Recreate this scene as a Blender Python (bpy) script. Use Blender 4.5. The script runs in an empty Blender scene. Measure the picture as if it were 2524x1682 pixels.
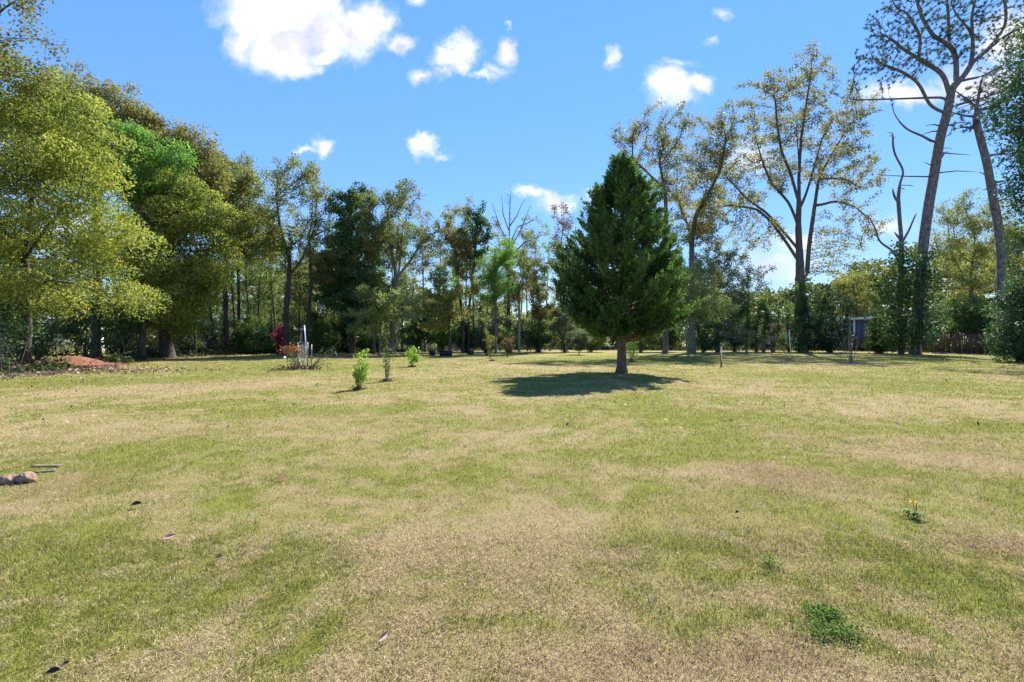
import bpy, math, random
import numpy as np

rng = np.random.default_rng(7)
random.seed(7)
SC = bpy.context.scene
COL = SC.collection

# ------------------------------------------------------------------ camera
H, F, CX, HY = 1.3, 1192.0, 1262.0, 836.0      # eye height, focal length, principal column, horizon row
cam_d = bpy.data.cameras.new('camera')
cam = bpy.data.objects.new('camera', cam_d)
COL.objects.link(cam)
cam.location = (0, 0, H)
cam.rotation_euler = (math.radians(90), 0, 0)
cam_d.sensor_width = 36.0
cam_d.lens = 36.0 * F / 2524.0
cam_d.shift_y = -(841.0 - HY) / 2524.0
cam_d.clip_start = 0.05
cam_d.clip_end = 3000
SC.camera = cam

# ------------------------------------------------------------------ light
SUN_EL, SUN_AZ = 44.5, 27.5                     # azimuth measured from +Y towards +X
el, az = math.radians(SUN_EL), math.radians(SUN_AZ)
sd = bpy.data.lights.new('sun', 'SUN')
sd.energy = 4.6
sd.angle = math.radians(0.53)
sd.color = (1.0, 0.94, 0.85)
sun = bpy.data.objects.new('sun', sd)
COL.objects.link(sun)
sun.rotation_euler = (math.radians(90) - el, 0, -az + math.pi)
from mathutils import Vector
sv = Vector((math.sin(az) * math.cos(el), math.cos(az) * math.cos(el), math.sin(el)))
sun.rotation_euler = sv.to_track_quat('Z', 'Y').to_euler()

SC.view_settings.view_transform = 'Standard'
SC.view_settings.look = 'None'
SC.view_settings.exposure = 1.62
SC.view_settings.gamma = 1.0
SC.view_settings.use_curve_mapping = False

world = bpy.data.worlds.new('World')
SC.world = world
world.use_nodes = True


def build_world():
    nt = world.node_tree
    N, L = nt.nodes, nt.links
    N.clear()

    def node(t, **kw):
        n = N.new(t)
        for k, v in kw.items():
            setattr(n, k, v)
        return n

    def val(sock, v):
        if hasattr(v, 'is_linked') or isinstance(v, bpy.types.NodeSocket):
            L.new(v, sock)
        else:
            sock.default_value = v

    def mth(op, a, b=None, c=None):
        n = node('ShaderNodeMath', operation=op)
        val(n.inputs[0], a)
        if b is not None:
            val(n.inputs[1], b)
        if c is not None:
            val(n.inputs[2], c)
        return n.outputs[0]

    def vec(op, a, b=None):
        n = node('ShaderNodeVectorMath', operation=op)
        val(n.inputs[0], a)
        if b is not None:
            val(n.inputs[1], b)
        return n

    sky = node('ShaderNodeTexSky', sky_type='NISHITA')
    sky.sun_disc = False
    sky.sun_elevation = el
    sky.sun_rotation = az
    sky.air_density = 1.0
    sky.dust_density = 0.0
    sky.ozone_density = 2.2
    tc = node('ShaderNodeTexCoord')
    sep = node('ShaderNodeSeparateXYZ')
    L.new(tc.outputs['Generated'], sep.inputs[0])
    dy = mth('MAXIMUM', sep.outputs['Y'], 0.03)
    u = mth('DIVIDE', sep.outputs['X'], dy)
    v = mth('DIVIDE', sep.outputs['Z'], dy)
    cmb = node('ShaderNodeCombineXYZ')
    L.new(u, cmb.inputs[0])
    L.new(v, cmb.inputs[1])
    uv = cmb.outputs[0]
    n1 = node('ShaderNodeTexNoise')
    n1.inputs['Scale'].default_value = 13.0
    n1.inputs['Detail'].default_value = 7.0
    n1.inputs['Roughness'].default_value = 0.62
    L.new(uv, n1.inputs['Vector'])
    wv = vec('SUBTRACT', n1.outputs['Color'], (0.5, 0.5, 0.5)).outputs[0]
    ws = node('ShaderNodeVectorMath', operation='SCALE')
    L.new(wv, ws.inputs[0])
    ws.inputs['Scale'].default_value = 0.085
    uvw = vec('ADD', uv, ws.outputs[0]).outputs[0]
    puffs = [  # column, row, half width, half height, weight
        (700, 30, 165, 95, 1.3), (690, 120, 105, 72, 1.2), (620, 60, 75, 75, 1.2), (820, 80, 115, 75, 1.2),
        (900, 60, 75, 60, 1.0), (730, 172, 70, 32, 1.0), (790, 142, 62, 24, 0.9), (985, 105, 38, 24, .8), (600, 120, 50, 55, .9),
        (945, 55, 40, 30, .8), (700, -120, 300, 110, 1.2),
        (1110, 145, 50, 46, 1.0), (1148, 118, 38, 34, .9), (1252, 130, 34, 36, 1.0), (1038, 195, 34, 24, .8), (1085, 185, 30, 18, .6),
        (1190, 186, 62, 15, .55), (1225, 172, 40, 18, .55), (1032, 2, 30, 18, .7), (1240, 66, 12, 12, .5),
        (1655, 222, 68, 48, 1.0), (1635, 200, 45, 40, 1.0), (1722, 205, 52, 26, .9), (1668, 158, 40, 14, .5), (1512, 146, 24, 28, .75),
        (1782, 45, 20, 24, .42), (1752, 105, 20, 14, .4),
        (797, 362, 32, 30, .95), (748, 378, 26, 14, .6), (1038, 362, 36, 30, .95), (1088, 380, 20, 13, .55),
        (1302, 478, 45, 20, .75), (1372, 500, 60, 32, .95), (1490, 480, 50, 34, .8),
        (2230, 232, 130, 30, .9), (2420, 210, 120, 60, .9), (2490, 90, 90, 80, 1.0), (1850, 385, 75, 45, .8),
        (1900, 650, 130, 46, .6), (1960, 600, 80, 40, .6), (2180, 560, 70, 30, .6), (1400, 720, 140, 30, .5), (560, 520, 60, 40, .6), (180, 560, 120, 40, .6), (100, 690, 70, 40, .6),
    ]
    dens = None
    for (px, py, rx, ry, w) in puffs:
        c = ((px - CX) / F, (HY - py) / F, 0)
        d = vec('SUBTRACT', uvw, c).outputs[0]
        d = vec('MULTIPLY', d, (F / (rx * 1.12), F / (ry * 1.12), 0)).outputs[0]
        ln = vec('LENGTH', d).outputs['Value']
        q = mth('MULTIPLY', mth('SUBTRACT', 1.12, ln), w)
        dens = q if dens is None else mth('MAXIMUM', dens, q)
    n2 = node('ShaderNodeTexNoise')
    n2.inputs['Scale'].default_value = 34.0
    n2.inputs['Detail'].default_value = 6.0
    n2.inputs['Roughness'].default_value = 0.6
    L.new(uvw, n2.inputs['Vector'])
    dens = mth('ADD', dens, mth('MULTIPLY', mth('SUBTRACT', n2.outputs['Fac'], 0.5), 0.8))
    mr = node('ShaderNodeMapRange', interpolation_type='SMOOTHSTEP')
    L.new(dens, mr.inputs['Value'])
    mr.inputs['From Min'].default_value = -0.02
    mr.inputs['From Max'].default_value = 0.95
    front = mth('GREATER_THAN', sep.outputs['Y'], 0.05)
    cloud = mth('MULTIPLY', mr.outputs[0], front)
    n3 = node('ShaderNodeTexNoise')
    n3.inputs['Scale'].default_value = 9.0
    n3.inputs['Detail'].default_value = 5.0
    L.new(uvw, n3.inputs['Vector'])
    cr = node('ShaderNodeValToRGB')
    cr.color_ramp.elements[0].position = 0.38
    cr.color_ramp.elements[0].color = (3.1, 3.1, 3.4, 1)
    cr.color_ramp.elements[1].position = 0.56
    cr.color_ramp.elements[1].color = (4.3, 4.3, 4.4, 1)
    L.new(n3.outputs['Fac'], cr.inputs[0])
    hs = node('ShaderNodeHueSaturation')
    hs.inputs['Saturation'].default_value = 1.2
    hs.inputs['Value'].default_value = 1.12
    bw = node('ShaderNodeRGBToBW')
    L.new(sky.outputs[0], bw.inputs[0])
    ex = mth('POWER', mth('DIVIDE', 1.55, mth('MAXIMUM', bw.outputs[0], 1.55)), 0.58)   # clear air: tame the bright ring round the sun
    sc = node('ShaderNodeVectorMath', operation='SCALE')
    L.new(sky.outputs[0], sc.inputs[0])
    L.new(ex, sc.inputs['Scale'])
    L.new(sc.outputs[0], hs.inputs['Color'])
    mix = node('ShaderNodeMix', data_type='RGBA')
    L.new(cloud, mix.inputs['Factor'])
    tn = vec('MULTIPLY', hs.outputs[0], (0.90, 0.93, 1.07)).outputs[0]
    L.new(tn, mix.inputs[6])
    L.new(cr.outputs[0], mix.inputs[7])
    bg = node('ShaderNodeBackground')
    bg.inputs['Strength'].default_value = 0.094
    L.new(mix.outputs[2], bg.inputs['Color'])
    out = node('ShaderNodeOutputWorld')
    L.new(bg.outputs[0], out.inputs[0])


build_world()

# ------------------------------------------------------------------ helpers


def depth(py):
    return H * F / (py - HY)


def P(px, py, D):
    return np.array([(px - CX) * D / F, D, H + (HY - py) * D / F])


def G(px, py):
    D = depth(py)
    return np.array([(px - CX) * D / F, D, 0.0])


def tag(o, label=None, cat=None, group=None, kind=None):
    if label:
        o['label'] = label
    if cat:
        o['category'] = cat
    if group:
        o['group'] = group
    if kind:
        o['kind'] = kind
    return o


def thing(name, label, cat, loc, group=None):
    o = bpy.data.objects.new(name, None)
    COL.objects.link(o)
    o.location = tuple(float(c) for c in loc)
    o.empty_display_size = 0.2
    return tag(o, label, cat, group)


def obj(name, me, mat, parent=None):
    o = bpy.data.objects.new(name, me)
    COL.objects.link(o)
    if mat is not None and len(me.materials) == 0:
        me.materials.append(mat)
    if parent is not None:
        o.parent = parent
    return o


def make_mesh(name, V, faces, attrs=None, smooth=False):
    """faces: list of integer arrays (n, k); attrs: dict of per-vertex floats"""
    V = np.asarray(V, dtype=np.float32)
    me = bpy.data.meshes.new(name)
    me.vertices.add(len(V))
    me.vertices.foreach_set('co', V.ravel())
    faces = [np.asarray(f, dtype=np.int32) for f in faces if f is not None and len(f)]
    nl = sum(f.size for f in faces)
    me.loops.add(nl)
    me.loops.foreach_set('vertex_index', np.concatenate([f.ravel() for f in faces]))
    npoly = sum(len(f) for f in faces)
    me.polygons.add(npoly)
    starts, off = [], 0
    for f in faces:
        k = f.shape[1]
        starts.append(off + np.arange(len(f)) * k)
        off += f.size
    me.polygons.foreach_set('loop_start', np.concatenate(starts).astype(np.int32))
    if smooth:
        me.polygons.foreach_set('use_smooth', np.ones(npoly, dtype=bool))
    if attrs:
        for k, a in attrs.items():
            at = me.attributes.new(k, 'FLOAT', 'POINT')
            at.data.foreach_set('value', np.asarray(a, dtype=np.float32))
    me.update(calc_edges=True)
    me.validate()
    return me


class MB:
    """collects simple solids, then builds ONE mesh"""

    def __init__(s):
        s.V, s.F4, s.F3, s.n = [], [], [], 0

    def add(s, V, F4=None, F3=None):
        V = np.asarray(V, float)
        s.V.append(V)
        if F4 is not None:
            s.F4.append(np.asarray(F4) + s.n)
        if F3 is not None:
            s.F3.append(np.asarray(F3) + s.n)
        s.n += len(V)

    def box(s, c, size, rz=0.0, tilt=0.0):
        x, y, z = [d / 2 for d in size]
        V = np.array([(sx * x, sy * y, sz * z) for sz in (-1, 1) for sy in (-1, 1) for sx in (-1, 1)], float)
        if tilt:
            ct, st = math.cos(tilt), math.sin(tilt)
            V = V @ np.array([[ct, 0, st], [0, 1, 0], [-st, 0, ct]])
        cz, sz_ = math.cos(rz), math.sin(rz)
        V = V @ np.array([[cz, sz_, 0], [-sz_, cz, 0], [0, 0, 1]])
        s.add(V + np.asarray(c, float), [(0, 2, 3, 1), (4, 5, 7, 6), (0, 1, 5, 4), (1, 3, 7, 5), (3, 2, 6, 7), (2, 0, 4, 6)])

    def tube(s, pts, radii, k=6, caps=True):
        pts = np.asarray(pts, float)
        n = len(pts)
        radii = np.broadcast_to(np.asarray(radii, float), (n,))
        t = np.gradient(pts, axis=0)
        t /= np.linalg.norm(t, axis=1)[:, None] + 1e-9
        a, b = frames(t)
        ang = np.arange(k) * 2 * math.pi / k
        ring = pts[:, None] + radii[:, None, None] * (np.cos(ang)[None, :, None] * a[:, None] + np.sin(ang)[None, :, None] * b[:, None])
        V = ring.reshape(-1, 3)
        i = np.arange(n - 1)[:, None] * k
        j = np.arange(k)[None]
        j2 = (j + 1) % k
        F = np.stack([i + j, i + j2, i + k + j2, i + k + j], -1).reshape(-1, 4)
        F3 = None
        if caps:
            V = np.vstack([V, pts[:1], pts[-1:]])
            jj = np.arange(k)
            F3 = np.vstack([np.stack([jj * 0 + n * k, (jj + 1) % k, jj], -1), np.stack([jj * 0 + n * k + 1, (n - 1) * k + jj, (n - 1) * k + (jj + 1) % k], -1)])
        s.add(V, F, F3)

    def mesh(s, name, smooth=False):
        V = np.vstack(s.V)
        return make_mesh(name, V, [np.vstack(s.F4) if s.F4 else None, np.vstack(s.F3) if s.F3 else None], smooth=smooth)

    def build(s, name, mat, parent=None, smooth=False):
        return obj(name, s.mesh(name, smooth), mat, parent)


def frames(t):
    ref = np.tile(np.array([1.0, 0.13, 0.07]), (len(t), 1))
    bad = np.abs(t[:, 0]) > 0.93
    ref[bad] = (0.1, 0.2, 1.0)
    a = np.cross(t, ref)
    a /= np.linalg.norm(a, axis=1)[:, None] + 1e-9
    b = np.cross(t, a)
    return a, b


def unit(v):
    return v / (np.linalg.norm(v, axis=-1, keepdims=True) + 1e-9)


def vnoise(x, y, seed=0):
    x, y = np.asarray(x, float), np.asarray(y, float)
    xi, yi = np.floor(x).astype(np.int64), np.floor(y).astype(np.int64)
    fx, fy = x - xi, y - yi
    fx, fy = fx * fx * (3 - 2 * fx), fy * fy * (3 - 2 * fy)

    def h(a, b):
        n = (a * 374761393 + b * 668265263 + seed * 974711) & 0xFFFFFFFF
        n = ((n ^ (n >> 13)) * 1274126177) & 0xFFFFFFFF
        return ((n ^ (n >> 16)) & 0xFFFF) / 65535.0
    return (h(xi, yi) * (1 - fx) + h(xi + 1, yi) * fx) * (1 - fy) + (h(xi, yi + 1) * (1 - fx) + h(xi + 1, yi + 1) * fx) * fy


def fbm(x, y, seed=0, oct=4):
    s, a, t = 0, 1.0, 0
    for o in range(oct):
        s = s + a * vnoise(x * 2 ** o + 17.3 * o, y * 2 ** o - 9.1 * o, seed + o)
        t += a
        a *= 0.55
    return s / t


# ------------------------------------------------------------------ materials


def new_mat(name):
    m = bpy.data.materials.new(name)
    m.use_nodes = True
    nt = m.node_tree
    nt.nodes.clear()
    return m, nt, nt.nodes, nt.links


def ramp(N, cols, pos=None):
    r = N.new('ShaderNodeValToRGB')
    e = r.color_ramp.elements
    n = len(cols)
    pos = pos or [i / (n - 1) for i in range(n)]
    while len(e) < n:
        e.new(0.5)
    for i in range(n):
        e[i].position = pos[i]
        e[i].color = (*cols[i], 1)
    return r


def leaf_mat(name, cols, trans=0.45, gloss=0.62, tint=(1.0, 1.12, 0.6), lf=1.0):
    m, nt, N, L = new_mat(name)
    at = N.new('ShaderNodeAttribute')
    at.attribute_name = 'v'
    cols = [tuple(min(.8, lf * (.9 * q + .1 * (.25 * c[0] + .65 * c[1] + .1 * c[2]))) for q in c) for c in cols]
    r = ramp(N, cols)
    L.new(at.outputs['Fac'], r.inputs[0])
    pb = N.new('ShaderNodeBsdfPrincipled')
    pb.inputs['Roughness'].default_value = gloss
    pb.inputs['Specular IOR Level'].default_value = 0.22
    L.new(r.outputs[0], pb.inputs['Base Color'])
    tr = N.new('ShaderNodeBsdfTranslucent')
    mx = N.new('ShaderNodeMix')
    mx.data_type = 'RGBA'
    mx.blend_type = 'MULTIPLY'
    mx.inputs['Factor'].default_value = 1
    L.new(r.outputs[0], mx.inputs[6])
    mx.inputs[7].default_value = (*tint, 1)
    L.new(mx.outputs[2], tr.inputs['Color'])
    ms = N.new('ShaderNodeMixShader')
    ms.inputs[0].default_value = trans
    L.new(pb.outputs[0], ms.inputs[1])
    L.new(tr.outputs[0], ms.inputs[2])
    o = N.new('ShaderNodeOutputMaterial')
    L.new(ms.outputs[0], o.inputs[0])
    return m


def rough_mat(name, cols, scale=8.0, rough=0.85, bump=0.3, stretch=(1, 1, 1), detail=6, metallic=0.0, pos=None):
    m, nt, N, L = new_mat(name)
    tc = N.new('ShaderNodeTexCoord')
    mp = N.new('ShaderNodeMapping')
    mp.inputs['Scale'].default_value = stretch
    L.new(tc.outputs['Object'], mp.inputs[0])
    n = N.new('ShaderNodeTexNoise')
    n.inputs['Scale'].default_value = scale
    n.inputs['Detail'].default_value = detail
    n.inputs['Roughness'].default_value = 0.65
    L.new(mp.outputs[0], n.inputs['Vector'])
    r = ramp(N, cols, pos or [0.3 + 0.4 * i / (len(cols) - 1) for i in range(len(cols))])
    L.new(n.outputs['Fac'], r.inputs[0])
    pb = N.new('ShaderNodeBsdfPrincipled')
    pb.inputs['Roughness'].default_value = rough
    pb.inputs['Metallic'].default_value = metallic
    L.new(r.outputs[0], pb.inputs['Base Color'])
    if bump:
        b = N.new('ShaderNodeBump')
        b.inputs['Strength'].default_value = bump
        b.inputs['Distance'].default_value = 0.05
        L.new(n.outputs['Fac'], b.inputs['Height'])
        L.new(b.outputs[0], pb.inputs['Normal'])
    o = N.new('ShaderNodeOutputMaterial')
    L.new(pb.outputs[0], o.inputs[0])
    return m


LM = {
    'yellow': leaf_mat('leaf_yellow_green', [(.04, .058, .012), (.105, .13, .02), (.185, .195, .028), (.29, .275, .045)], 0.42, lf=1.8),
    'olive': leaf_mat('leaf_olive', [(.05, .06, .018), (.105, .115, .03), (.18, .175, .045)], 0.45, lf=1.77),
    'bronze': leaf_mat('leaf_bronze', [(.072, .07, .026), (.14, .128, .04), (.22, .185, .058)], 0.45, lf=1.65),
    'fresh': leaf_mat('leaf_fresh_green', [(.035, .08, .016), (.08, .17, .03), (.15, .26, .05)], 0.5, lf=1.59),
    'lime': leaf_mat('leaf_lime', [(.14, .23, .02), (.28, .42, .035), (.42, .54, .07)], 0.5),
    'clover': leaf_mat('leaf_clover', [(.05, .11, .012), (.105, .2, .02), (.17, .28, .035)], 0.45, .7),
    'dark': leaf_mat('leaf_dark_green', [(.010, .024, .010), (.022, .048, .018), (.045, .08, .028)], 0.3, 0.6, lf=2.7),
    'mid': leaf_mat('leaf_mid_green', [(.025, .05, .014), (.05, .09, .022), (.1, .14, .035)], 0.4, lf=1.71),
    'pale': leaf_mat('leaf_pale_green', [(.07, .095, .035), (.13, .16, .06), (.21, .235, .085)], 0.45, lf=1.52),
    'grey': leaf_mat('leaf_grey_green', [(.05, .065, .04), (.09, .11, .065), (.15, .17, .1)], 0.4, lf=1.52),
    'cedar': leaf_mat('leaf_cedar', [(.016, .036, .010), (.032, .072, .016), (.062, .12, .024), (.12, .18, .035)], 0.35, 0.62, lf=1.75),
    'pine': leaf_mat('leaf_pine', [(.022, .042, .024), (.04, .07, .036), (.075, .105, .05)], 0.3, 0.6, lf=1.59),
    'brown': leaf_mat('leaf_brown', [(.08, .045, .02), (.17, .1, .045), (.28, .18, .09)], 0.35),
    'red': leaf_mat('leaf_red_orange', [(.13, .055, .025), (.27, .12, .06), (.36, .2, .1)], 0.4, tint=(1, .7, .4)),
    'pink': leaf_mat('petal_magenta', [(.12, .012, .045), (.25, .025, .095), (.36, .06, .16)], 0.4, tint=(1, .5, .8)),
    'litter': leaf_mat('fallen_leaf', [(.06, .03, .02), (.15, .08, .05), (.3, .2, .14), (.45, .36, .28)], 0.15),
}
BM = {
    'bark': rough_mat('bark_grey_brown', [(.045, .037, .03), (.11, .092, .075), (.19, .165, .14)], 9, .95, .6, (1, 1, .3)),
    'dark': rough_mat('bark_dark', [(.02, .017, .015), (.055, .045, .038), (.10, .085, .07)], 9, .95, .6, (1, 1, .3)),
    'pale': rough_mat('bark_pale', [(.12, .10, .08), (.24, .205, .165), (.36, .32, .27)], 7, .9, .4, (1, 1, .3)),
    'pine': rough_mat('bark_pine', [(.06, .05, .046), (.17, .14, .13), (.30, .265, .245)], 6, .95, .9, (1, 1, .5)),
    'cedar': rough_mat('bark_cedar', [(.05, .03, .02), (.14, .09, .065), (.24, .18, .14)], 10, .95, .8, (1.5, 1.5, .25)),
    'twig': rough_mat('bark_twig', [(.06, .045, .035), (.125, .10, .075), (.2, .165, .13)], 9, .9, .2),
}

# ------------------------------------------------------------------ lawn shape and colour maps (world metres)

EDGE = np.array([(-900, 960), (0, 928), (150, 917), (270, 905), (350, 886), (600, 875), (1000, 868), (1300, 863), (1700, 865), (2100, 866), (2300, 870),
                 (2470, 875), (2490, 885), (2524, 890), (3400, 940)], float)


def edge_depth(X, Y):
    px = CX + F * X / np.maximum(Y, 0.5)
    row = np.interp(px, EDGE[:, 0], EDGE[:, 1])
    return H * F / (row - HY)


GREEN = [(675, 1010, 240, 18, .5), (1035, 1003, 50, 10, .9), (215, 1340, 350, 130, .30), (640, 1245, 60, 25, .7), (322, 1137, 270, 50, .42),
         (1072, 1126, 420, 50, .28), (1823, 1062, 170, 30, .4), (2445, 1051, 110, 20, .4), (1877, 1394, 280, 55, .3), (643, 908, 420, 14, .5), (30, 1480, 120, 120, .2),
         (1555, 882, 190, 9, .8), (2060, 915, 400, 10, .3), (2250, 880, 300, 12, .4), (150, 945, 220, 14, .4), (1750, 985, 200, 12, .2), (900, 960, 260, 14, .2),
         (375, 958, 380, 20, -.5), (1180, 985, 330, 15, -.4), (1985, 1180, 150, 28, -.6), (1290, 1320, 270, 80, -.26), (1180, 1555, 330, 70, -.26),
         (1770, 1620, 190, 60, -.7), (2306, 1008, 280, 25, -.4), (2360, 1137, 180, 30, -.45), (750, 1500, 180, 70, -.3), (2456, 1340, 80, 30, -.5),
         (1984, 1490, 40, 22, -.8), (60, 1030, 260, 22, -.3), (1250, 905, 260, 8, -.35), (1900, 900, 200, 6, -.3), (1000, 918, 200, 8, -.2)]
BROWN = [(1985, 1180, 130, 26, .9), (1860, 1150, 60, 14, .5), (1770, 1620, 170, 45, .9), (2456, 1340, 80, 30, .7), (1984, 1490, 40, 22, .7), (2360, 1110, 200, 40, .4), (2000, 1085, 120, 20, .3),
         (110, 1195, 120, 40, .6), (470, 955, 140, 10, .3), (2500, 1660, 100, 60, .5)]


def blob_sum(X, Y, blobs):
    s = np.zeros_like(X)
    for (px, py, rx, ry, w) in blobs:
        c = G(px, py)
        D = c[1]
        ax, ay = rx * D / F, ry * D * D / (H * F)
        q = ((X - c[0]) / ax) ** 2 + ((Y - c[1]) / ay) ** 2
        s += w * np.exp(-q * 0.9)
    return s


def greenness(X, Y):
    wx = X + 1.6 * (fbm(X * .5, Y * .5, 91) - .5)
    wy = Y + 1.6 * (fbm(X * .5 + 40, Y * .5, 92) - .5)
    g = 0.61 + .85 * (fbm(wx * .30, wy * .30, 3) - .5) + 1.15 * (fbm(wx * 1.3, wy * 1.3, 5) - .5) + 1.25 * (fbm(wx * 4.5, wy * 4.5, 6, 3) - .5)
    return np.clip(g + blob_sum(wx, wy, GREEN), 0, 1)


def brownness(X, Y):
    wx = X + .8 * (fbm(X * .8, Y * .8, 93) - .5)
    b = 0.6 * np.clip(fbm(X * .6, Y * .6, 31) - .60, 0, 1) * 2 + blob_sum(wx, Y, BROWN)
    return np.clip(b, 0, 1)


def litter_mask(X, Y):
    e = edge_depth(X, Y)
    q = (Y - e + 1.8 * (fbm(X * .7, Y * .7, 41) - .5)) / 0.9
    q2 = 1 - np.clip((Y - e - 11 + 5 * (fbm(X * .3, Y * .3, 44) - .5)) / 4.0, 0, 1)
    return np.clip(q, 0, 1) * q2 * (Y > 3)


MOUND = G(172, 905)
MOUND2 = G(52, 912)


def clay_mask(X, Y):
    q = np.exp(-(((X - MOUND[0]) / 2.2) ** 2 + ((Y - MOUND[1]) / 2.2) ** 2) * 1.2)
    c = G(190, 911)
    q2 = np.exp(-(((X - c[0]) / 1.9) ** 2 + ((Y - c[1]) / 1.0) ** 2))
    return np.clip(1.25 * (q + .9 * q2) * (0.55 + 0.9 * (fbm(X * 1.7, Y * 1.7, 55) - .2)), 0, 1)


def build_ground():
    ys = np.concatenate([np.linspace(-40, 1.2, 14), 1.2 * np.power(110 / 1.2, np.linspace(0, 1, 300))[1:], np.array([130, 170, 240, 400, 700, 1500])])
    us = np.sign(np.linspace(-1, 1, 321)) * np.abs(np.linspace(-1, 1, 321)) ** 1.25
    Yg, U = np.meshgrid(ys, us, indexing='ij')
    Xg = U * (np.abs(Yg) * 1.5 + 14)
    Z = 0.05 * (fbm(Xg * .12, Yg * .12, 71) - .5) * np.clip((np.abs(Yg) - 4) / 6, 0, 1) - 0.0
    V = np.stack([Xg, Yg, Z], -1).reshape(-1, 3)
    ny, nx = Xg.shape
    i = np.arange(ny - 1)[:, None] * nx + np.arange(nx - 1)[None]
    Fq = np.stack([i, i + 1, i + nx + 1, i + nx], -1).reshape(-1, 4)
    X, Y = V[:, 0], V[:, 1]
    me = make_mesh('ground', V, [Fq], {'green': greenness(X, Y), 'brown': brownness(X, Y), 'litter': litter_mask(X, Y), 'clay': clay_mask(X, Y)}, True)
    m, nt, N, L = new_mat('lawn_soil')

    def attr(n):
        a = N.new('ShaderNodeAttribute')
        a.attribute_name = n
        return a.outputs['Fac']
    tc = N.new('ShaderNodeTexCoord')

    def noise(scale, detail=6, rough=.65):
        n = N.new('ShaderNodeTexNoise')
        n.inputs['Scale'].default_value = scale
        n.inputs['Detail'].default_value = detail
        n.inputs['Roughness'].default_value = rough
        L.new(tc.outputs['Object'], n.inputs['Vector'])
        return n.outputs['Fac']

    def mix(f, a, b):
        n = N.new('ShaderNodeMix')
        n.data_type = 'RGBA'
        for s, v in ((n.inputs['Factor'], f), (n.inputs[6], a), (n.inputs[7], b)):
            if isinstance(v, bpy.types.NodeSocket):
                L.new(v, s)
            else:
                s.default_value = v if not isinstance(v, tuple) else (*v, 1)
        return n.outputs[2]

    def rmp(f, cols, pos=None):
        r = ramp(N, cols, pos)
        L.new(f, r.inputs[0])
        return r.outputs[0]

    def madd(a, b, c):
        n = N.new('ShaderNodeMath')
        n.operation = 'MULTIPLY_ADD'
        for s, v in zip(n.inputs, (a, b, c)):
            if isinstance(v, bpy.types.NodeSocket):
                L.new(v, s)
            else:
                s.default_value = v
        return n.outputs[0]
    fine, mid, big = noise(95, 4, .8), noise(14), noise(2.2)
    straw = rmp(fine, [(.10, .075, .04), (.27, .21, .11), (.43, .34, .19)], [.32, .5, .68])
    green = rmp(fine, [(.05, .06, .012), (.165, .175, .03), (.28, .27, .06)], [.32, .5, .68])
    brown = rmp(fine, [(.06, .04, .022), (.2, .135, .07), (.36, .26, .15)], [.32, .5, .68])
    lit = rmp(noise(60, 3, .85), [(.03, .018, .012), (.10, .06, .04), (.26, .17, .12)], [.35, .55, .72])
    clay = rmp(mid, [(.10, .035, .016), (.19, .07, .03), (.27, .125, .065)], [.3, .5, .7])
    g = madd(mid, 1.0, -0.5)
    gm = N.new('ShaderNodeMath')
    gm.operation = 'ADD'
    gm.use_clamp = True
    L.new(attr('green'), gm.inputs[0])
    L.new(madd(g, .9, 0.0), gm.inputs[1])
    c = mix(gm.outputs[0], straw, green)
    c = mix(madd(attr('brown'), .8, 0.0), c, brown)
    c = mix(attr('litter'), c, lit)
    c = mix(attr('clay'), c, clay)
    pb = N.new('ShaderNodeBsdfPrincipled')
    pb.inputs['Roughness'].default_value = 1.0
    pb.inputs['Specular IOR Level'].default_value = 0.1
    L.new(c, pb.inputs['Base Color'])
    b = N.new('ShaderNodeBump')
    b.inputs['Strength'].default_value = 0.7
    b.inputs['Distance'].default_value = 0.03
    L.new(fine, b.inputs['Height'])
    L.new(b.outputs[0], pb.inputs['Normal'])
    o = N.new('ShaderNodeOutputMaterial')
    L.new(pb.outputs[0], o.inputs[0])
    tag(obj('ground', me, m), kind='structure')


build_ground()


def ground_z(X, Y):
    return 0.05 * (fbm(X * .12, Y * .12, 71) - .5) * np.clip((np.abs(Y) - 4) / 6, 0, 1)


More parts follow.
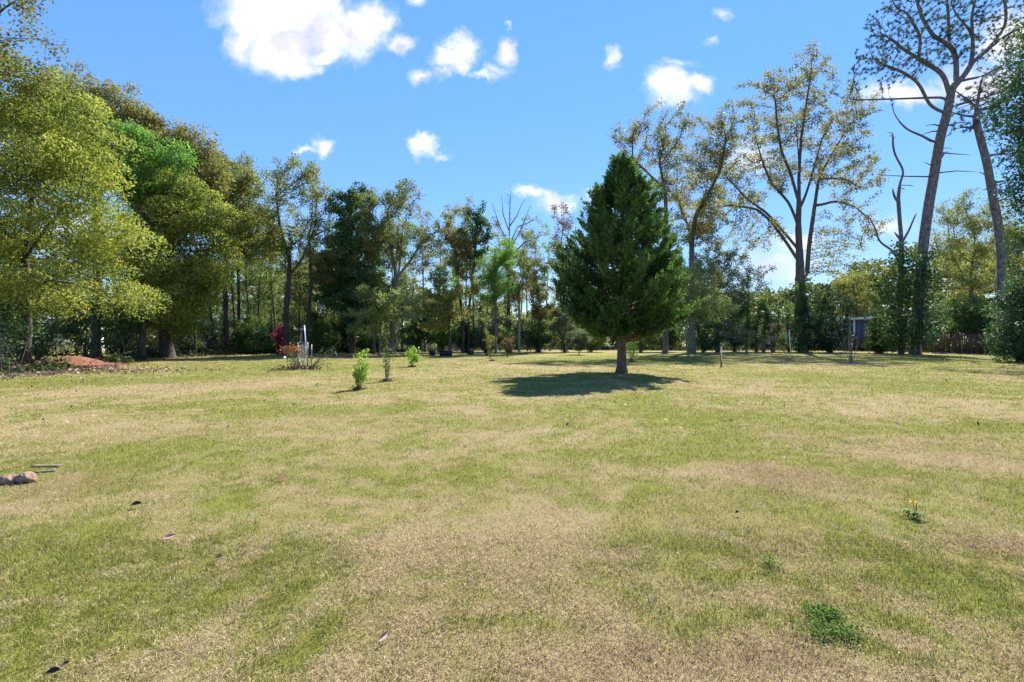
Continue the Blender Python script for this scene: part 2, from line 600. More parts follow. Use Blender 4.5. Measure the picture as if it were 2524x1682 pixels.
def grass_blades():
    """the mown lawn: every blade a small bent leaf"""
    VV, F4, F3, VA, off = [], [], [], [], 0
    bands = [(1.45, 3.2, 20000, .023, .0024, 2), (3.2, 5.5, 8500, .025, .0036, 1), (5.5, 10, 3000, .027, .0062, 1), (10, 18, 900, .032, .011, 1), (18, 34, 240, .04, .02, 1)]
    for (y0, y1, dens, ln, wd, seg) in bands:
        n = int(1.2 * (y1 ** 2 - y0 ** 2) * dens)
        Y = np.sqrt(rng.uniform(y0 ** 2, y1 ** 2, n))
        Y = Y * np.exp(rng.normal(0, .13, n) * (1 if y0 > 2 else .3))
        X = rng.uniform(-1.2, 1.2, n) * Y
        g = greenness(X, Y)
        br = brownness(X, Y)
        clump = np.clip(.5 + 1.5 * (fbm(X * 9, Y * 9, 12, 3) - .5), 0, 1)
        keep = (litter_mask(X, Y) < .4) & (clay_mask(X, Y) < .45) & (rng.random(n) < .45 + .9 * clump)
        X, Y, g, br, clump = X[keep], Y[keep], g[keep], br[keep], clump[keep]
        n = len(X)
        isg = rng.random(n) < np.clip((g + .7 * (fbm(X * 14, Y * 14, 13, 2) - .5) - .5) * 1.3 + .45, .05, .93) * (1 - .75 * br)
        v = np.where(isg, .56 + .42 * np.clip(rng.normal(.45 + .3 * (fbm(X * 2, Y * 2, 8) - .5), .28, n), 0, 1),
                     .46 * np.clip(rng.normal(.6 - .42 * br, .25, n), 0, 1))
        a = rng.uniform(0, 2 * math.pi, n)
        lean = np.where(isg, rng.uniform(.2, 1.15, n), rng.uniform(.6, 1.45, n))
        l = ln * rng.lognormal(0, .28, n) * np.where(isg, 1.0, 1.1) * (.75 + .6 * clump)
        w = wd * rng.uniform(.6, 1.3, n)
        base = np.stack([X, Y, ground_z(X, Y) - .002], -1)
        d = np.stack([np.cos(a), np.sin(a), np.zeros(n)], -1)
        s = np.stack([-np.sin(a), np.cos(a), np.zeros(n)], -1) * (w / 2)[:, None]
        up = np.array([0, 0, 1.0])
        tw = rng.uniform(-.8, .8, n)[:, None]
        s = s * np.cos(tw) + up * (w / 2)[:, None] * np.sin(tw)
        tip = base + d * (np.sin(lean) * l)[:, None] + up * (np.cos(lean) * l)[:, None].clip(.004)
        if seg == 1:
            V = np.stack([base - s, base + s, tip], 1).reshape(-1, 3)
            i = off + np.arange(n)[:, None] * 3
            F3.append(i + np.array([[0, 1, 2]]))
            VA.append(np.repeat(v, 3))
        else:
            mid = base + d * (np.sin(lean * .6) * l * .55)[:, None] + up * (np.cos(lean * .6) * l * .55)[:, None]
            V = np.stack([base - s, base + s, mid + s * .8, mid - s * .8, tip], 1).reshape(-1, 3)
            i = off + np.arange(n)[:, None] * 5
            F4.append(i + np.array([[0, 1, 2, 3]]))
            F3.append(i + np.array([[3, 2, 4]]))
            VA.append(np.repeat(v, 5))
        VV.append(V)
        off += len(V)
    me = make_mesh('grass', np.vstack(VV), [np.vstack(F4), np.vstack(F3)], {'v': np.concatenate(VA)})
    m = leaf_mat('grass_blade', [(.20, .13, .068), (.40, .295, .155), (.60, .48, .28), (.60, .48, .28), (.06, .09, .014), (.18, .195, .024), (.35, .345, .05)], .36, .6, (1.05, 1.05, .6))
    e = m.node_tree.nodes
    for n_ in e:
        if n_.type == 'VALTORGB':
            for k, p in enumerate([0, .2, .42, .5, .54, .76, 1.0]):
                n_.color_ramp.elements[k].position = p
    tag(obj('grass', me, m), 'short mown lawn grass, mixed straw tan and yellow green blades', 'grass', kind='stuff')


grass_blades()

# ------------------------------------------------------------------ trees


def leaves_mesh(name, pos, L, W, v, up=0.3, dirs=None, dspread=0.8, nrm=None):
    n = len(pos)
    L = L * rng.uniform(.6, 1.35, n)
    W = W * rng.uniform(.6, 1.35, n)
    a = rng.normal(size=(n, 3))
    if dirs is not None:
        a = dirs + a * dspread
    a = unit(a)
    nm = unit(rng.normal(size=(n, 3)) + np.array([0, 0, up]) * 2)
    if nrm is not None:
        nm = unit(nm * .75 + nrm)
    b = unit(np.cross(nm, a))
    a, b = a * (L / 2)[:, None], b * (W / 2)[:, None]
    V = np.stack([pos - a, pos + b - a * .15, pos + a, pos - b - a * .15], 1).reshape(-1, 3)
    Fq = np.arange(n * 4).reshape(-1, 4)
    return make_mesh(name, V, [Fq], {'v': np.repeat(np.clip(v, 0, 1), 4)})


def resample(poly, step):
    poly = np.asarray(poly, float)
    seg = np.linalg.norm(np.diff(poly, axis=0), axis=1)
    s = np.concatenate([[0], np.cumsum(seg)])
    n = max(2, int(s[-1] / step) + 1)
    t = np.linspace(0, s[-1], n)
    return np.stack([np.interp(t, s, poly[:, k]) for k in range(3)], -1)


class Wood:
    def __init__(s):
        s.pos, s.par, s.rm = [], [], {}

    def add_poly(s, poly, step, attach=True, ra=0.0, rb=0.0):
        pts = resample(poly, step)
        start = -1
        if s.pos and attach:
            d = np.linalg.norm(np.array(s.pos) - pts[0], axis=1)
            start = int(d.argmin())
            pts = pts[1:]
        for i, p in enumerate(pts):
            if ra:
                s.rm[len(s.pos)] = ra + (rb - ra) * i / len(pts)
            s.pos.append(p)
            s.par.append(start)
            start = len(s.pos) - 1

    def grow(s, att, step, kill, maxit=90, bias=(0, 0, .1), jitter=.12, maxch=3, infl=1e9):
        pos = np.array(s.pos)
        par = list(s.par)
        nch = np.zeros(len(pos), int)
        for p in par:
            if p >= 0:
                nch[p] += 1
        bias = np.array(bias)
        alive = att.copy()
        d = np.linalg.norm(alive[:, None] - pos[None], axis=2)
        near = d.argmin(1)
        nd = d.min(1)
        for it in range(maxit):
            k = nd > kill
            alive, near, nd = alive[k], near[k], nd[k]
            if len(alive) == 0:
                break
            use = nd < infl
            if not use.any():
                use[:] = True
            vecs = unit(alive[use] - pos[near[use]])
            acc = np.zeros((len(pos), 3))
            np.add.at(acc, near[use], vecs)
            cand = np.unique(near[use])
            cand = cand[nch[cand] < maxch]
            if len(cand) == 0:
                break
            dirs = unit(unit(acc[cand]) + bias + rng.normal(0, jitter, (len(cand), 3)))
            new = pos[cand] + dirs * step
            base = len(pos)
            pos = np.vstack([pos, new])
            par += [int(c) for c in cand]
            nch[cand] += 1
            nch = np.concatenate([nch, np.zeros(len(cand), int)])
            dn = np.linalg.norm(alive[:, None] - new[None], axis=2)
            j = dn.argmin(1)
            m = dn[np.arange(len(alive)), j]
            better = m < nd
            near[better] = base + j[better]
            nd[better] = m[better]
        s.pos, s.par = list(pos), par

    def finish(s, R, r0, taper=.3, flare=.35, smooth=2):
        pos = np.array(s.pos)
        par = np.array(s.par)
        n = len(pos)
        cnt = np.zeros(n)
        main = -np.ones(n, int)
        best = np.zeros(n)
        hasch = np.zeros(n, bool)
        for i in range(n - 1, -1, -1):
            if not hasch[i]:
                cnt[i] = 1
            p = par[i]
            if p >= 0:
                hasch[p] = True
                cnt[p] += cnt[i]
                if cnt[i] >= best[p]:
                    best[p] = cnt[i]
                    main[p] = i
        for _ in range(smooth):
            ok = (par >= 0) & (main >= 0)
            q = pos.copy()
            q[ok] = .5 * pos[ok] + .25 * pos[par[ok]] + .25 * pos[main[ok]]
            pos = q
        ex = math.log(max(R / r0, 1.5)) / math.log(max(cnt.max(), 2))
        r = r0 * cnt ** ex
        z0, z1 = pos[0, 2], pos[:, 2].max()
        f = (pos[:, 2] - z0) / (z1 - z0 + 1e-6)
        r = r * (1 - taper * np.clip(f, 0, 1))
        if flare:
            r = r * (1 + flare * np.exp(-np.maximum(pos[:, 2] - z0, 0) / (R * 1.6)) * (r > R * .4))
        r = np.maximum(r, r0 * .6)
        for k, q in s.rm.items():
            r[k] = max(r[k], q)
        s.P, s.par_a, s.r, s.main, s.term = pos, par, r, main, ~hasch

    def mesh(s, name, origin, kthick=7, kthin=3, thick=.06):
        pos, par, r, main = s.P - origin, s.par_a, s.r, s.main
        n = len(pos)
        nxt = np.where(main >= 0, main, np.arange(n))
        prv = np.where(par >= 0, par, np.arange(n))
        tan = unit(pos[nxt] - pos[prv])
        c = np.where(par >= 0)[0]
        p = par[c]
        ism = main[p] == c
        ed = unit(pos[c] - pos[p])
        ts = np.where(ism[:, None], tan[p], ed)
        rs = np.where(ism, r[p], np.minimum(r[c] * 1.25, r[p]))
        V, Fs, off = [], [], 0
        for sel, k in ((rs >= thick, kthick), (rs < thick, kthin)):
            if not sel.any():
                continue
            ang = np.arange(k) * 2 * math.pi / k

            def ring(cen, rad, t):
                a, b = frames(t)
                return cen[:, None] + rad[:, None, None] * (np.cos(ang)[None, :, None] * a[:, None] + np.sin(ang)[None, :, None] * b[:, None])
            R0 = ring(pos[p[sel]], rs[sel], ts[sel])
            R1 = ring(pos[c[sel]], np.where(s.term[c[sel]], r[c[sel]] * .4, r[c[sel]]), tan[c[sel]])
            m = len(R0)
            V.append(np.concatenate([R0, R1], 1).reshape(-1, 3))
            i = off + np.arange(m)[:, None] * 2 * k
            j = np.arange(k)[None]
            j2 = (j + 1) % k
            Fs.append(np.stack([i + j, i + j2, i + k + j2, i + k + j], -1).reshape(-1, 4))
            off += m * 2 * k
        return make_mesh(name, np.vstack(V), [np.vstack(Fs)], smooth=True)


def env_points(env, D, n, shell=.4):
    w = np.array([e[2] * e[3] for e in env], float)
    w /= w.sum()
    out = []
    for e, wi in zip(env, w):
        cx, cy, rx, ry = e[:4]
        dz = e[4] if len(e) > 4 else 0.0
        k = D / F
        rz = e[5] if len(e) > 5 else rx * k * .8
        m = max(4, int(n * wi))
        d = unit(rng.normal(size=(m, 3)))
        rad = np.where(rng.random(m) < shell, rng.uniform(.8, 1.0, m), rng.random(m) ** (1 / 3))
        c = P(cx, cy, D)
        out.append(c + np.array([0, dz, 0]) + d * rad[:, None] * np.array([rx * k, rz, ry * k]))
    pts = np.vstack(out)
    pts[:, 2] = np.maximum(pts[:, 2], .06)
    return pts


def clump_v(pos, s=1.1):
    ph = rng.uniform(0, 6.28, 6)
    x, y, z = pos[:, 0] * s, pos[:, 1] * s, pos[:, 2] * s
    return (np.sin(x * 1.3 + ph[0] + 1.1 * np.sin(z + ph[3])) + np.sin(y * 1.7 + ph[1]) + np.sin(z * 1.9 + ph[2] + np.sin(x * 1.2 + ph[4]))) / 3


def tree(name, label, cat, x, D, trunk, env, R, r0=.012, natt=500, step=None, kill=None, leaf=(6, .22, .2, .12), lm='olive', bm='bark', group=None,
         limbs=(), shell=.4, vbase=.5, vclump=.25, vtop=0.0, rleaf=None, parts=('trunk', 'crown'), bias=(0, 0, .22), roots=1, lean_d=0.0, up=.3, bare=0.0, dense=0, cl=(.55, 36), tipb=0.0, taper=.5, lr=0.0, clus=(10, .085, 1.25)):
    """a plant grown through its crown outline: wood by space colonisation, leaves along the thin wood"""
    base = np.array([(x - CX) * D / F, D, 0.0])
    size = max(max(e[3] for e in env), max(e[2] for e in env)) * D / F
    if D > 30:                                         # far trees: finer leaves, more twigs
        natt = int(natt * 1.6)
        r0 = max(r0, .0165)
        if leaf:
            leaf = (leaf[0] * 1.5, leaf[1] * .8, leaf[2] * .88, leaf[3] * .88)
        cl = (cl[0], cl[1] * 1.5)
    step = step or np.clip(size * .06, .06, .36)
    kill = kill or step * 1.35
    w = Wood()
    tp = [base - np.array([0, 0, .05])] + [P(a, b, D + (c[0] if c else 0.0)) for (a, b, *c) in trunk]
    w.add_poly(tp, step, False)
    for k in range(1, roots):
        a = rng.uniform(0, 6.28)
        rr = .06 + .10 * size
        off = np.array([math.cos(a) * rr, math.sin(a) * rr, 0])
        pts = [base + off * .35 - np.array([0, 0, .05])] + [q + off * (.5 + .9 * i) for i, q in enumerate(tp[1:])]
        w.add_poly(pts, step, False)
    for lb in limbs:
        w.add_poly([P(a, b, D + (c[0] if c else 0.0)) for (a, b, *c) in lb], step, ra=R * lr, rb=R * lr * .22)
    if clus:                                           # leaf-bearing boughs gather in separate sprays
        k_, rr_, st_ = clus
        cc_ = env_points(env, D, max(6, int(natt / k_)), shell)
        att = np.repeat(cc_, k_, 0)
        sz_ = np.repeat(rng.uniform(.5, 1.5, len(cc_)), k_)[:, None] * rr_ * size
        att = att + rng.normal(0, .6, att.shape) * sz_ * np.array([1, 1, st_])
        att[:, 2] = np.maximum(att[:, 2], .06)
    else:
        att = env_points(env, D, natt, shell)
    w.grow(att, step, kill, bias=bias)
    w.finish(R, r0, taper=taper)
    t = thing(name, label, cat, base, group)
    obj(parts[0], w.mesh(parts[0], base), BM[bm], t)
    if leaf:
        k, spread, L, W = leaf
        rl = rleaf or r0 * 2.6
        idx = np.where(w.r < rl)[0]
        idx = idx[w.par_a[idx] >= 0]
        if bare:
            idx = idx[rng.random(len(idx)) > bare]
        wt = np.where(w.term[idx], 1.8, 1.0)
        m = rng.poisson(k * wt)
        ii = np.repeat(idx, m)
        q = rng.random(len(ii))[:, None]
        pos = w.P[ii] * q + w.P[w.par_a[ii]] * (1 - q)
        dirs = unit(w.P[ii] - w.P[w.par_a[ii]])
        pos = pos + rng.normal(0, spread, (len(ii), 3)) * np.array([1, 1, .75]) + dirs * spread * .5
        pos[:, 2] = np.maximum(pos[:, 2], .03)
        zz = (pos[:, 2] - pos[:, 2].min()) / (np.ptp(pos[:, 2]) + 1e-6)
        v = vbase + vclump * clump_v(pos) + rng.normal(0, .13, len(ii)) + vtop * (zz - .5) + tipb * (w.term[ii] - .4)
        nrm = np.zeros_like(pos)
        if dense:                                      # leaf clumps that fill the crown outline
            cc = env_points(env, D, dense, .9)
            cr, cn = cl
            sz2 = rng.uniform(.5, 1.45, len(cc))
            m2 = rng.poisson(cn * sz2 ** 2)
            c2 = np.repeat(cc, m2, 0)
            o2 = unit(rng.normal(size=(len(c2), 3)) + np.array([0, 0, .7])) * (rng.random(len(c2)) ** .22)[:, None]
            q2 = c2 + o2 * np.array([1, 1, .8]) * (cr * np.repeat(sz2, m2))[:, None]
            q2[:, 2] = np.maximum(q2[:, 2], .03)
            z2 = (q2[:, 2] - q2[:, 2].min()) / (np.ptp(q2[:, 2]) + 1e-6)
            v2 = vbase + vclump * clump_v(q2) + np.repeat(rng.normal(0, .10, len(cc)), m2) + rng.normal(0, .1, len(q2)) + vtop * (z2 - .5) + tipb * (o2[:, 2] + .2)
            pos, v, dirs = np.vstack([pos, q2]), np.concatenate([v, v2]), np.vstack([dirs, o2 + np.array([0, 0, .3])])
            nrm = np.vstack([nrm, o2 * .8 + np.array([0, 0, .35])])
        obj(parts[1], leaves_mesh(parts[1], pos - base, L, W, v, up=up, dirs=dirs, nrm=nrm), LM[lm], t)
    return t


def bush(label, cat, x, D, env, lm='mid', n=260, leaf=(9, .12, .13, .08), bm='dark', group=None, name='shrub', roots=5, R=.05, **kw):
    cy = max(e[1] for e in env)
    base_row = HY + H * F / D
    kw.setdefault('shell', .7)
    return tree(name, label, cat, x, D, [(x, base_row - (base_row - cy) * .5)], env, R, .008, n, leaf=leaf, lm=lm, bm=bm, group=group, roots=roots,
                parts=('stems', 'foliage'), **kw)


# ------------------------------------------------------------------ left wood
TW = 'tall trees along the left edge'
tree('overhanging_oak', 'tall thin-leaved oak whose brown-green boughs hang into the sky at the upper left corner', 'tree', -95, 20,
     [(-90, 600), (-80, 300), (-70, 60)], [(-40, 40, 140, 75), (-40, 165, 150, 45), (-60, -70, 160, 90)], .3, .010, 620, leaf=(7, .22, .15, .085), lm='bronze', bm='dark', group=TW, vbase=.35)
tree('laurel_tree', 'huge yellow-green laurel with billowing crown behind the red clay mound', 'tree', 62, 23.5,
     [(66, 780), (60, 640), (80, 480), (100, 330)],
     [(60, 250, 130, 75, -.5), (180, 330, 120, 95, -.5), (60, 400, 150, 90), (200, 460, 125, 70, -1.2), (60, 560, 170, 80, -1.0), (250, 570, 95, 75, -1.0),
      (140, 705, 115, 50, -2.2), (-60, 480, 120, 220), (310, 640, 60, 60, -.5), (20, 690, 90, 60, -1.0), (230, 760, 60, 36, -1.0), (20, 790, 60, 34), (330, 740, 46, 40)],
     .22, .009, 2000, .34, .44, leaf=(12, .16, .125, .08), lm='yellow', bm='dark', group=TW, limbs=[[(60, 640), (130, 540, -1), (200, 470, -1.5)], [(60, 640), (-20, 520), (-60, 400)], [(64, 720), (120, 690, -1.5), (180, 700, -2.5)]],
     vbase=.43, vclump=.34, vtop=-.15, shell=.6, tipb=.16, dense=230, cl=(.9, 330))
tree('bronze_oak', 'towering bronze-leaved oak, tallest of the wood behind the yellow-green laurel', 'tree', 235, 34,
     [(240, 640), (235, 420), (240, 330)], [(190, 270, 75, 70), (275, 300, 85, 80), (200, 400, 100, 80), (330, 370, 70, 80), (120, 320, 80, 110)],
     .3, .012, 800, leaf=(14, .30, .2, .11), lm='bronze', group=TW, vbase=.5, dense=130, cl=(.9, 70), clus=(9, .1, 1.9))
tree('bronze_oak', 'bronze-leaved oak on the falling skyline just right of the tallest oak', 'tree', 425, 36,
     [(420, 660), (430, 450)], [(400, 360, 80, 60), (455, 400, 75, 75), (500, 450, 60, 60), (420, 480, 90, 80)],
     .26, .012, 650, leaf=(14, .30, .2, .11), lm='bronze', group=TW, vbase=.45, dense=120, cl=(.9, 70), clus=(9, .1, 1.9))
tree('spring_green_tree', 'fresh bright green tree showing between the bronze oaks and the yellow-green laurels', 'tree', 350, 31,
     [(352, 600), (350, 420)], [(330, 375, 65, 52), (400, 395, 60, 45), (360, 450, 90, 50), (290, 350, 40, 40)], .2, .010, 520, leaf=(13, .25, .17, .09), lm='fresh', group=TW, dense=26, cl=(.8, 70))
tree('laurel_tree', 'bushy yellow-green laurel with a thick dark leaning trunk at the right end of the laurels', 'tree', 412, 33,
     [(405, 800), (396, 740), (420, 620), (440, 520)],
     [(420, 480, 85, 50), (480, 530, 85, 65, -1), (400, 580, 80, 60, -1), (510, 600, 60, 55, -.5), (540, 660, 52, 40, -.5), (410, 690, 70, 45, -2), (470, 740, 70, 50, -1), (350, 620, 60, 50, -1.5), (455, 800, 45, 35, -1)],
     .42, .010, 1100, .36, .46, leaf=(9, .17, .18, .11), lm='yellow', bm='dark', group=TW, vbase=.40, vclump=.34, shell=.65, tipb=.16, dense=140, cl=(1.0, 230))
tree('olive_oak', 'olive oak with bare lower stems standing behind the bushy laurel', 'tree', 560, 40,
     [(556, 700), (560, 520)], [(545, 450, 60, 70), (600, 500, 60, 50), (620, 470, 40, 50), (570, 570, 80, 60), (640, 590, 60, 60)], .2, .012, 620, leaf=(11, .28, .2, .12), lm='olive', bm='dark', group=TW, vbase=.6, dense=60, cl=(.9, 44))
tree('slender_elm', 'slender sparse elm with the airy top left of the forked elm', 'tree', 590, 43,
     [(588, 700), (584, 480)], [(575, 410, 45, 45), (620, 420, 40, 50), (545, 420, 25, 40), (600, 520, 70, 60)], .16, .011, 420, leaf=(5, .26, .2, .11), lm='olive', bm='dark', group=TW, vbase=.55)
tree('forked_elm', 'tall sparse elm with a straight black trunk beside the magenta azalea', 'tree', 705, 38.5,
     [(706, 760), (712, 690), (716, 600)], [(690, 430, 50, 50), (740, 440, 55, 60), (700, 540, 75, 60), (770, 500, 40, 80), (660, 610, 60, 60), (725, 640, 60, 40)],
     .22, .018, 650, rleaf=.05, lr=.4, leaf=(6, .25, .2, .11), lm='olive', bm='dark', group=TW, vbase=.6, limbs=[[(712, 680), (745, 640), (775, 560)], [(714, 640), (690, 560), (680, 470)]])
tree('leaning_elm', 'thin leaning elm rising behind the chain-link gate', 'tree', 757, 40,
     [(760, 780), (768, 700), (762, 580)], [(770, 460, 40, 45), (790, 540, 35, 70), (740, 700, 50, 50), (800, 640, 40, 60)], .17, .010, 380, leaf=(4, .24, .19, .1), lm='bronze', bm='dark', group=TW, vbase=.4)
for k, (x, D, tx, ty) in enumerate([(520, 39, 512, 600), (548, 42, 552, 560), (575, 44, 570, 590), (612, 41, 606, 590), (633, 44, 640, 600), (652, 45, 650, 640), (675, 44, 668, 600),
                                   (735, 44, 738, 640), (800, 43, 806, 640), (822, 44, 818, 620), (845, 45, 850, 650), (905, 44, 900, 660), (480, 36, 470, 620), (445, 37, 452, 640)]):
    tree('understory_sapling', 'slim dark bare-stemmed sapling crowded in the shade of the left wood', 'tree', x, D, [(x + 3, 800), (tx, ty + 90)],
         [(tx, ty, 28, 40), (tx + 12, ty + 60, 36, 60), (tx - 10, ty + 130, 30, 50)], .085, .009, 150, leaf=(4, .22, .18, .1), lm=('mid', 'olive', 'pale')[k % 3], bm='dark', group='slim saplings in the left wood', vbase=.55)

for k in range(46):
    x = 640 + k * 16.8 + rng.uniform(-8, 8) + (380 if k > 43 else 0)
    D = rng.uniform(47, 57)
    ty = rng.uniform(570, 690) if k % 2 else rng.uniform(510, 590)
    lean = rng.uniform(-14, 14)
    tree('slim_spring_tree', 'slim airy spring-leaved tree in the thin screen along the far fence', 'tree', x, D, [(x + lean * .3, 790), (x + lean, ty + 70)],
         [(x + lean, ty + 10, 26, 40), (x + lean * 1.3 + 12, ty + 70, 34, 50), (x - 12, ty + 130, 32, 50)], .085, .015, 130, leaf=(4, .22, .2, .11), lm=('pale', 'olive', 'fresh', 'pale', 'bronze')[k % 5], bm=('bark', 'dark')[k % 2], group='slim spring trees along the far fence', vbase=.6)

# ------------------------------------------------------------------ far side, centre
TC = 'trees along the far side of the lawn'
tree('magnolia', 'tall dark glossy magnolia, the darkest broad tree left of centre', 'tree', 868, 42,
     [(868, 760), (866, 560)], [(868, 480, 28, 30), (850, 530, 50, 50), (885, 590, 65, 60), (840, 640, 62, 60), (880, 700, 75, 60), (835, 730, 60, 60), (900, 760, 60, 50), (800, 690, 25, 50)],
     .26, .012, 900, leaf=(13, .24, .24, .14), lm='dark', bm='dark', group=TC, shell=.55, dense=80, cl=(.7, 42))
tree('bronze_maple', 'bronze and green maple overlapping the right side of the dark magnolia', 'tree', 922, 41,
     [(922, 760), (918, 600)], [(905, 505, 35, 35), (925, 570, 45, 50), (905, 620, 40, 40), (935, 680, 40, 50)], .14, .010, 380, leaf=(9, .25, .2, .11), lm='olive', bm='bark', group=TC, vbase=.45)
tree('double_trunk_oak', 'airy oak with a pale grey twin trunk just right of the dark magnolia', 'tree', 968, 43.5,
     [(969, 800), (972, 730), (976, 660), (982, 560)], [(950, 490, 55, 45), (1000, 490, 45, 45), (1050, 570, 40, 45), (985, 560, 50, 55), (1010, 620, 60, 40), (970, 600, 35, 50)],
     .29, .018, 600, rleaf=.05, lr=.4, leaf=(6, .26, .19, .11), lm='olive', bm='pale', group=TC, vbase=.55, limbs=[[(974, 690), (1010, 645), (1045, 590)], [(975, 670), (962, 600), (955, 520)]], roots=2)
tree('dogwood', 'pale olive dogwood with flat layered tiers of foliage before the magnolia', 'tree', 935, 38.5,
     [(938, 800), (940, 740)], [(960, 745, 80, 14, 0, 2.2), (910, 775, 75, 13, 0, 2.2), (1000, 735, 60, 12, 0, 2), (985, 780, 60, 13, 0, 2), (930, 720, 50, 14), (890, 805, 60, 10, 0, 2)], .1, .009, 480, leaf=(9, .16, .17, .1), lm='pale', bm='bark', group=TC, vbase=.95, bias=(0, 0, 0))
tree('dogwood', 'olive layered dogwood with wide flat tiers behind the black planter tubs', 'tree', 1108, 41.5,
     [(1108, 800), (1110, 740)], [(1090, 728, 62, 14, 0, 2.2), (1130, 715, 50, 16, 0, 2), (1070, 765, 60, 14, 0, 2), (1120, 770, 55, 14, 0, 2), (1090, 800, 60, 12, 0, 2), (1075, 690, 40, 16)], .12, .009, 480, leaf=(9, .18, .18, .1), lm='olive', bm='dark', group=TC, vbase=.85, bias=(0, 0, 0))
tree('sparse_oak', 'thin oak with brownish leaves and a kinked stem left of the bare-limbed tree', 'tree', 1141, 45,
     [(1140, 780), (1128, 690), (1120, 600)], [(1125, 560, 35, 50), (1140, 600, 40, 40), (1100, 620, 25, 40), (1150, 650, 45, 45)], .16, .010, 420, leaf=(7, .25, .2, .11), lm='bronze', bm='dark', group=TC, vbase=.6)
tree('magnolia', 'slim dark magnolia with a ragged rounded top left of the bare-limbed tree', 'tree', 1156, 46,
     [(1154, 780), (1172, 620)], [(1180, 530, 35, 28), (1170, 570, 45, 40), (1165, 620, 35, 40)], .14, .010, 320, leaf=(6, .24, .24, .15), lm='dark', bm='dark', group=TC)
tree('bare_limbed_tree', 'leafless tree with dark spoke-like limbs against the sky left of the cedar', 'tree', 1253, 47,
     [(1253, 780), (1255, 640), (1256, 540), (1258, 475)], [(1255, 500, 8, 20), (1215, 540, 8, 40), (1305, 540, 30, 10), (1290, 575, 40, 12), (1320, 615, 30, 16)], .22, .022, 60, lr=.3, leaf=(.25, .2, .16, .1), lm='brown', bm='dark', group=TC,
     limbs=[[(1254, 600), (1232, 560), (1213, 500)], [(1254, 620), (1282, 570), (1308, 505)], [(1255, 570), (1240, 530), (1236, 480)], [(1254, 640), (1290, 600), (1350, 575)], [(1254, 610), (1275, 560), (1325, 540)], [(1255, 560), (1275, 530), (1290, 495)], [(1254, 655), (1300, 635), (1362, 655)], [(1254, 650), (1225, 610), (1190, 590)]])
tree('willow', 'soft pale spring-green willow in front of the bare-limbed tree', 'tree', 1222, 42,
     [(1222, 780), (1220, 690)], [(1215, 660, 38, 45), (1240, 630, 35, 35), (1200, 710, 32, 40), (1235, 710, 30, 40)], .12, .009, 420, leaf=(10, .2, .16, .07), lm='fresh', bm='bark', group=TC, vbase=.65, dense=30, cl=(.7, 44))
tree('birch', 'thin olive-leaved birch with several pale stems right of the willow', 'tree', 1280, 44,
     [(1281, 790), (1280, 700)], [(1280, 650, 45, 40), (1310, 680, 40, 35), (1270, 720, 40, 40), (1330, 660, 20, 25)], .09, .008, 420, leaf=(6, .2, .16, .09), lm='olive', bm='pale', group=TC, vbase=.55, roots=3)
tree('ash_tree', 'narrow brown-tipped ash with a feathery top just left of the cedar', 'tree', 1392, 48,
     [(1391, 800), (1389, 640)], [(1388, 530, 26, 32), (1392, 590, 34, 45), (1385, 650, 40, 40)], .12, .010, 320, leaf=(4, .25, .2, .1), lm='brown', bm='bark', group=TC, vbase=.5)
tree('russet_maple', 'small russet-leaved maple before the grey hip-roofed house', 'tree', 1330, 46,
     [(1331, 800), (1330, 760)], [(1330, 725, 28, 30), (1345, 765, 34, 30), (1318, 770, 25, 25)], .09, .009, 260, leaf=(7, .2, .18, .1), lm='bronze', bm='dark', group=TC, vbase=.3)
# ------------------------------------------------------------------ right of the cedar
tree('spreading_oak', 'airy golden oak rising right behind the cedar top', 'tree', 1640, 43,
     [(1640, 700), (1643, 560), (1640, 480), (1625, 400)], [(1600, 360, 70, 60), (1540, 390, 40, 45), (1640, 300, 60, 50), (1660, 400, 50, 60), (1620, 470, 60, 40), (1530, 340, 30, 30)], .24, .022, 620, rleaf=.06, lr=.4, leaf=(6, .27, .19, .11), lm='bronze', bm='bark', group=TC, vbase=.5,
     limbs=[[(1643, 470), (1600, 430), (1560, 390)]])
tree('spreading_oak', 'golden-leaved oak with forked dark limbs between the cedar and the biggest oak', 'tree', 1706, 45,
     [(1705, 700), (1705, 590), (1715, 530), (1740, 470)], [(1750, 330, 60, 60), (1770, 400, 50, 50), (1710, 420, 50, 55), (1730, 490, 70, 50), (1700, 560, 80, 45), (1760, 560, 60, 40), (1800, 300, 40, 50)],
     .3, .024, 820, rleaf=.065, lr=.45, leaf=(7, .28, .2, .115), lm='bronze', bm='bark', group=TC, vbase=.55, limbs=[[(1706, 580), (1680, 520), (1665, 470)], [(1715, 530), (1745, 480), (1775, 420), (1790, 340)]])
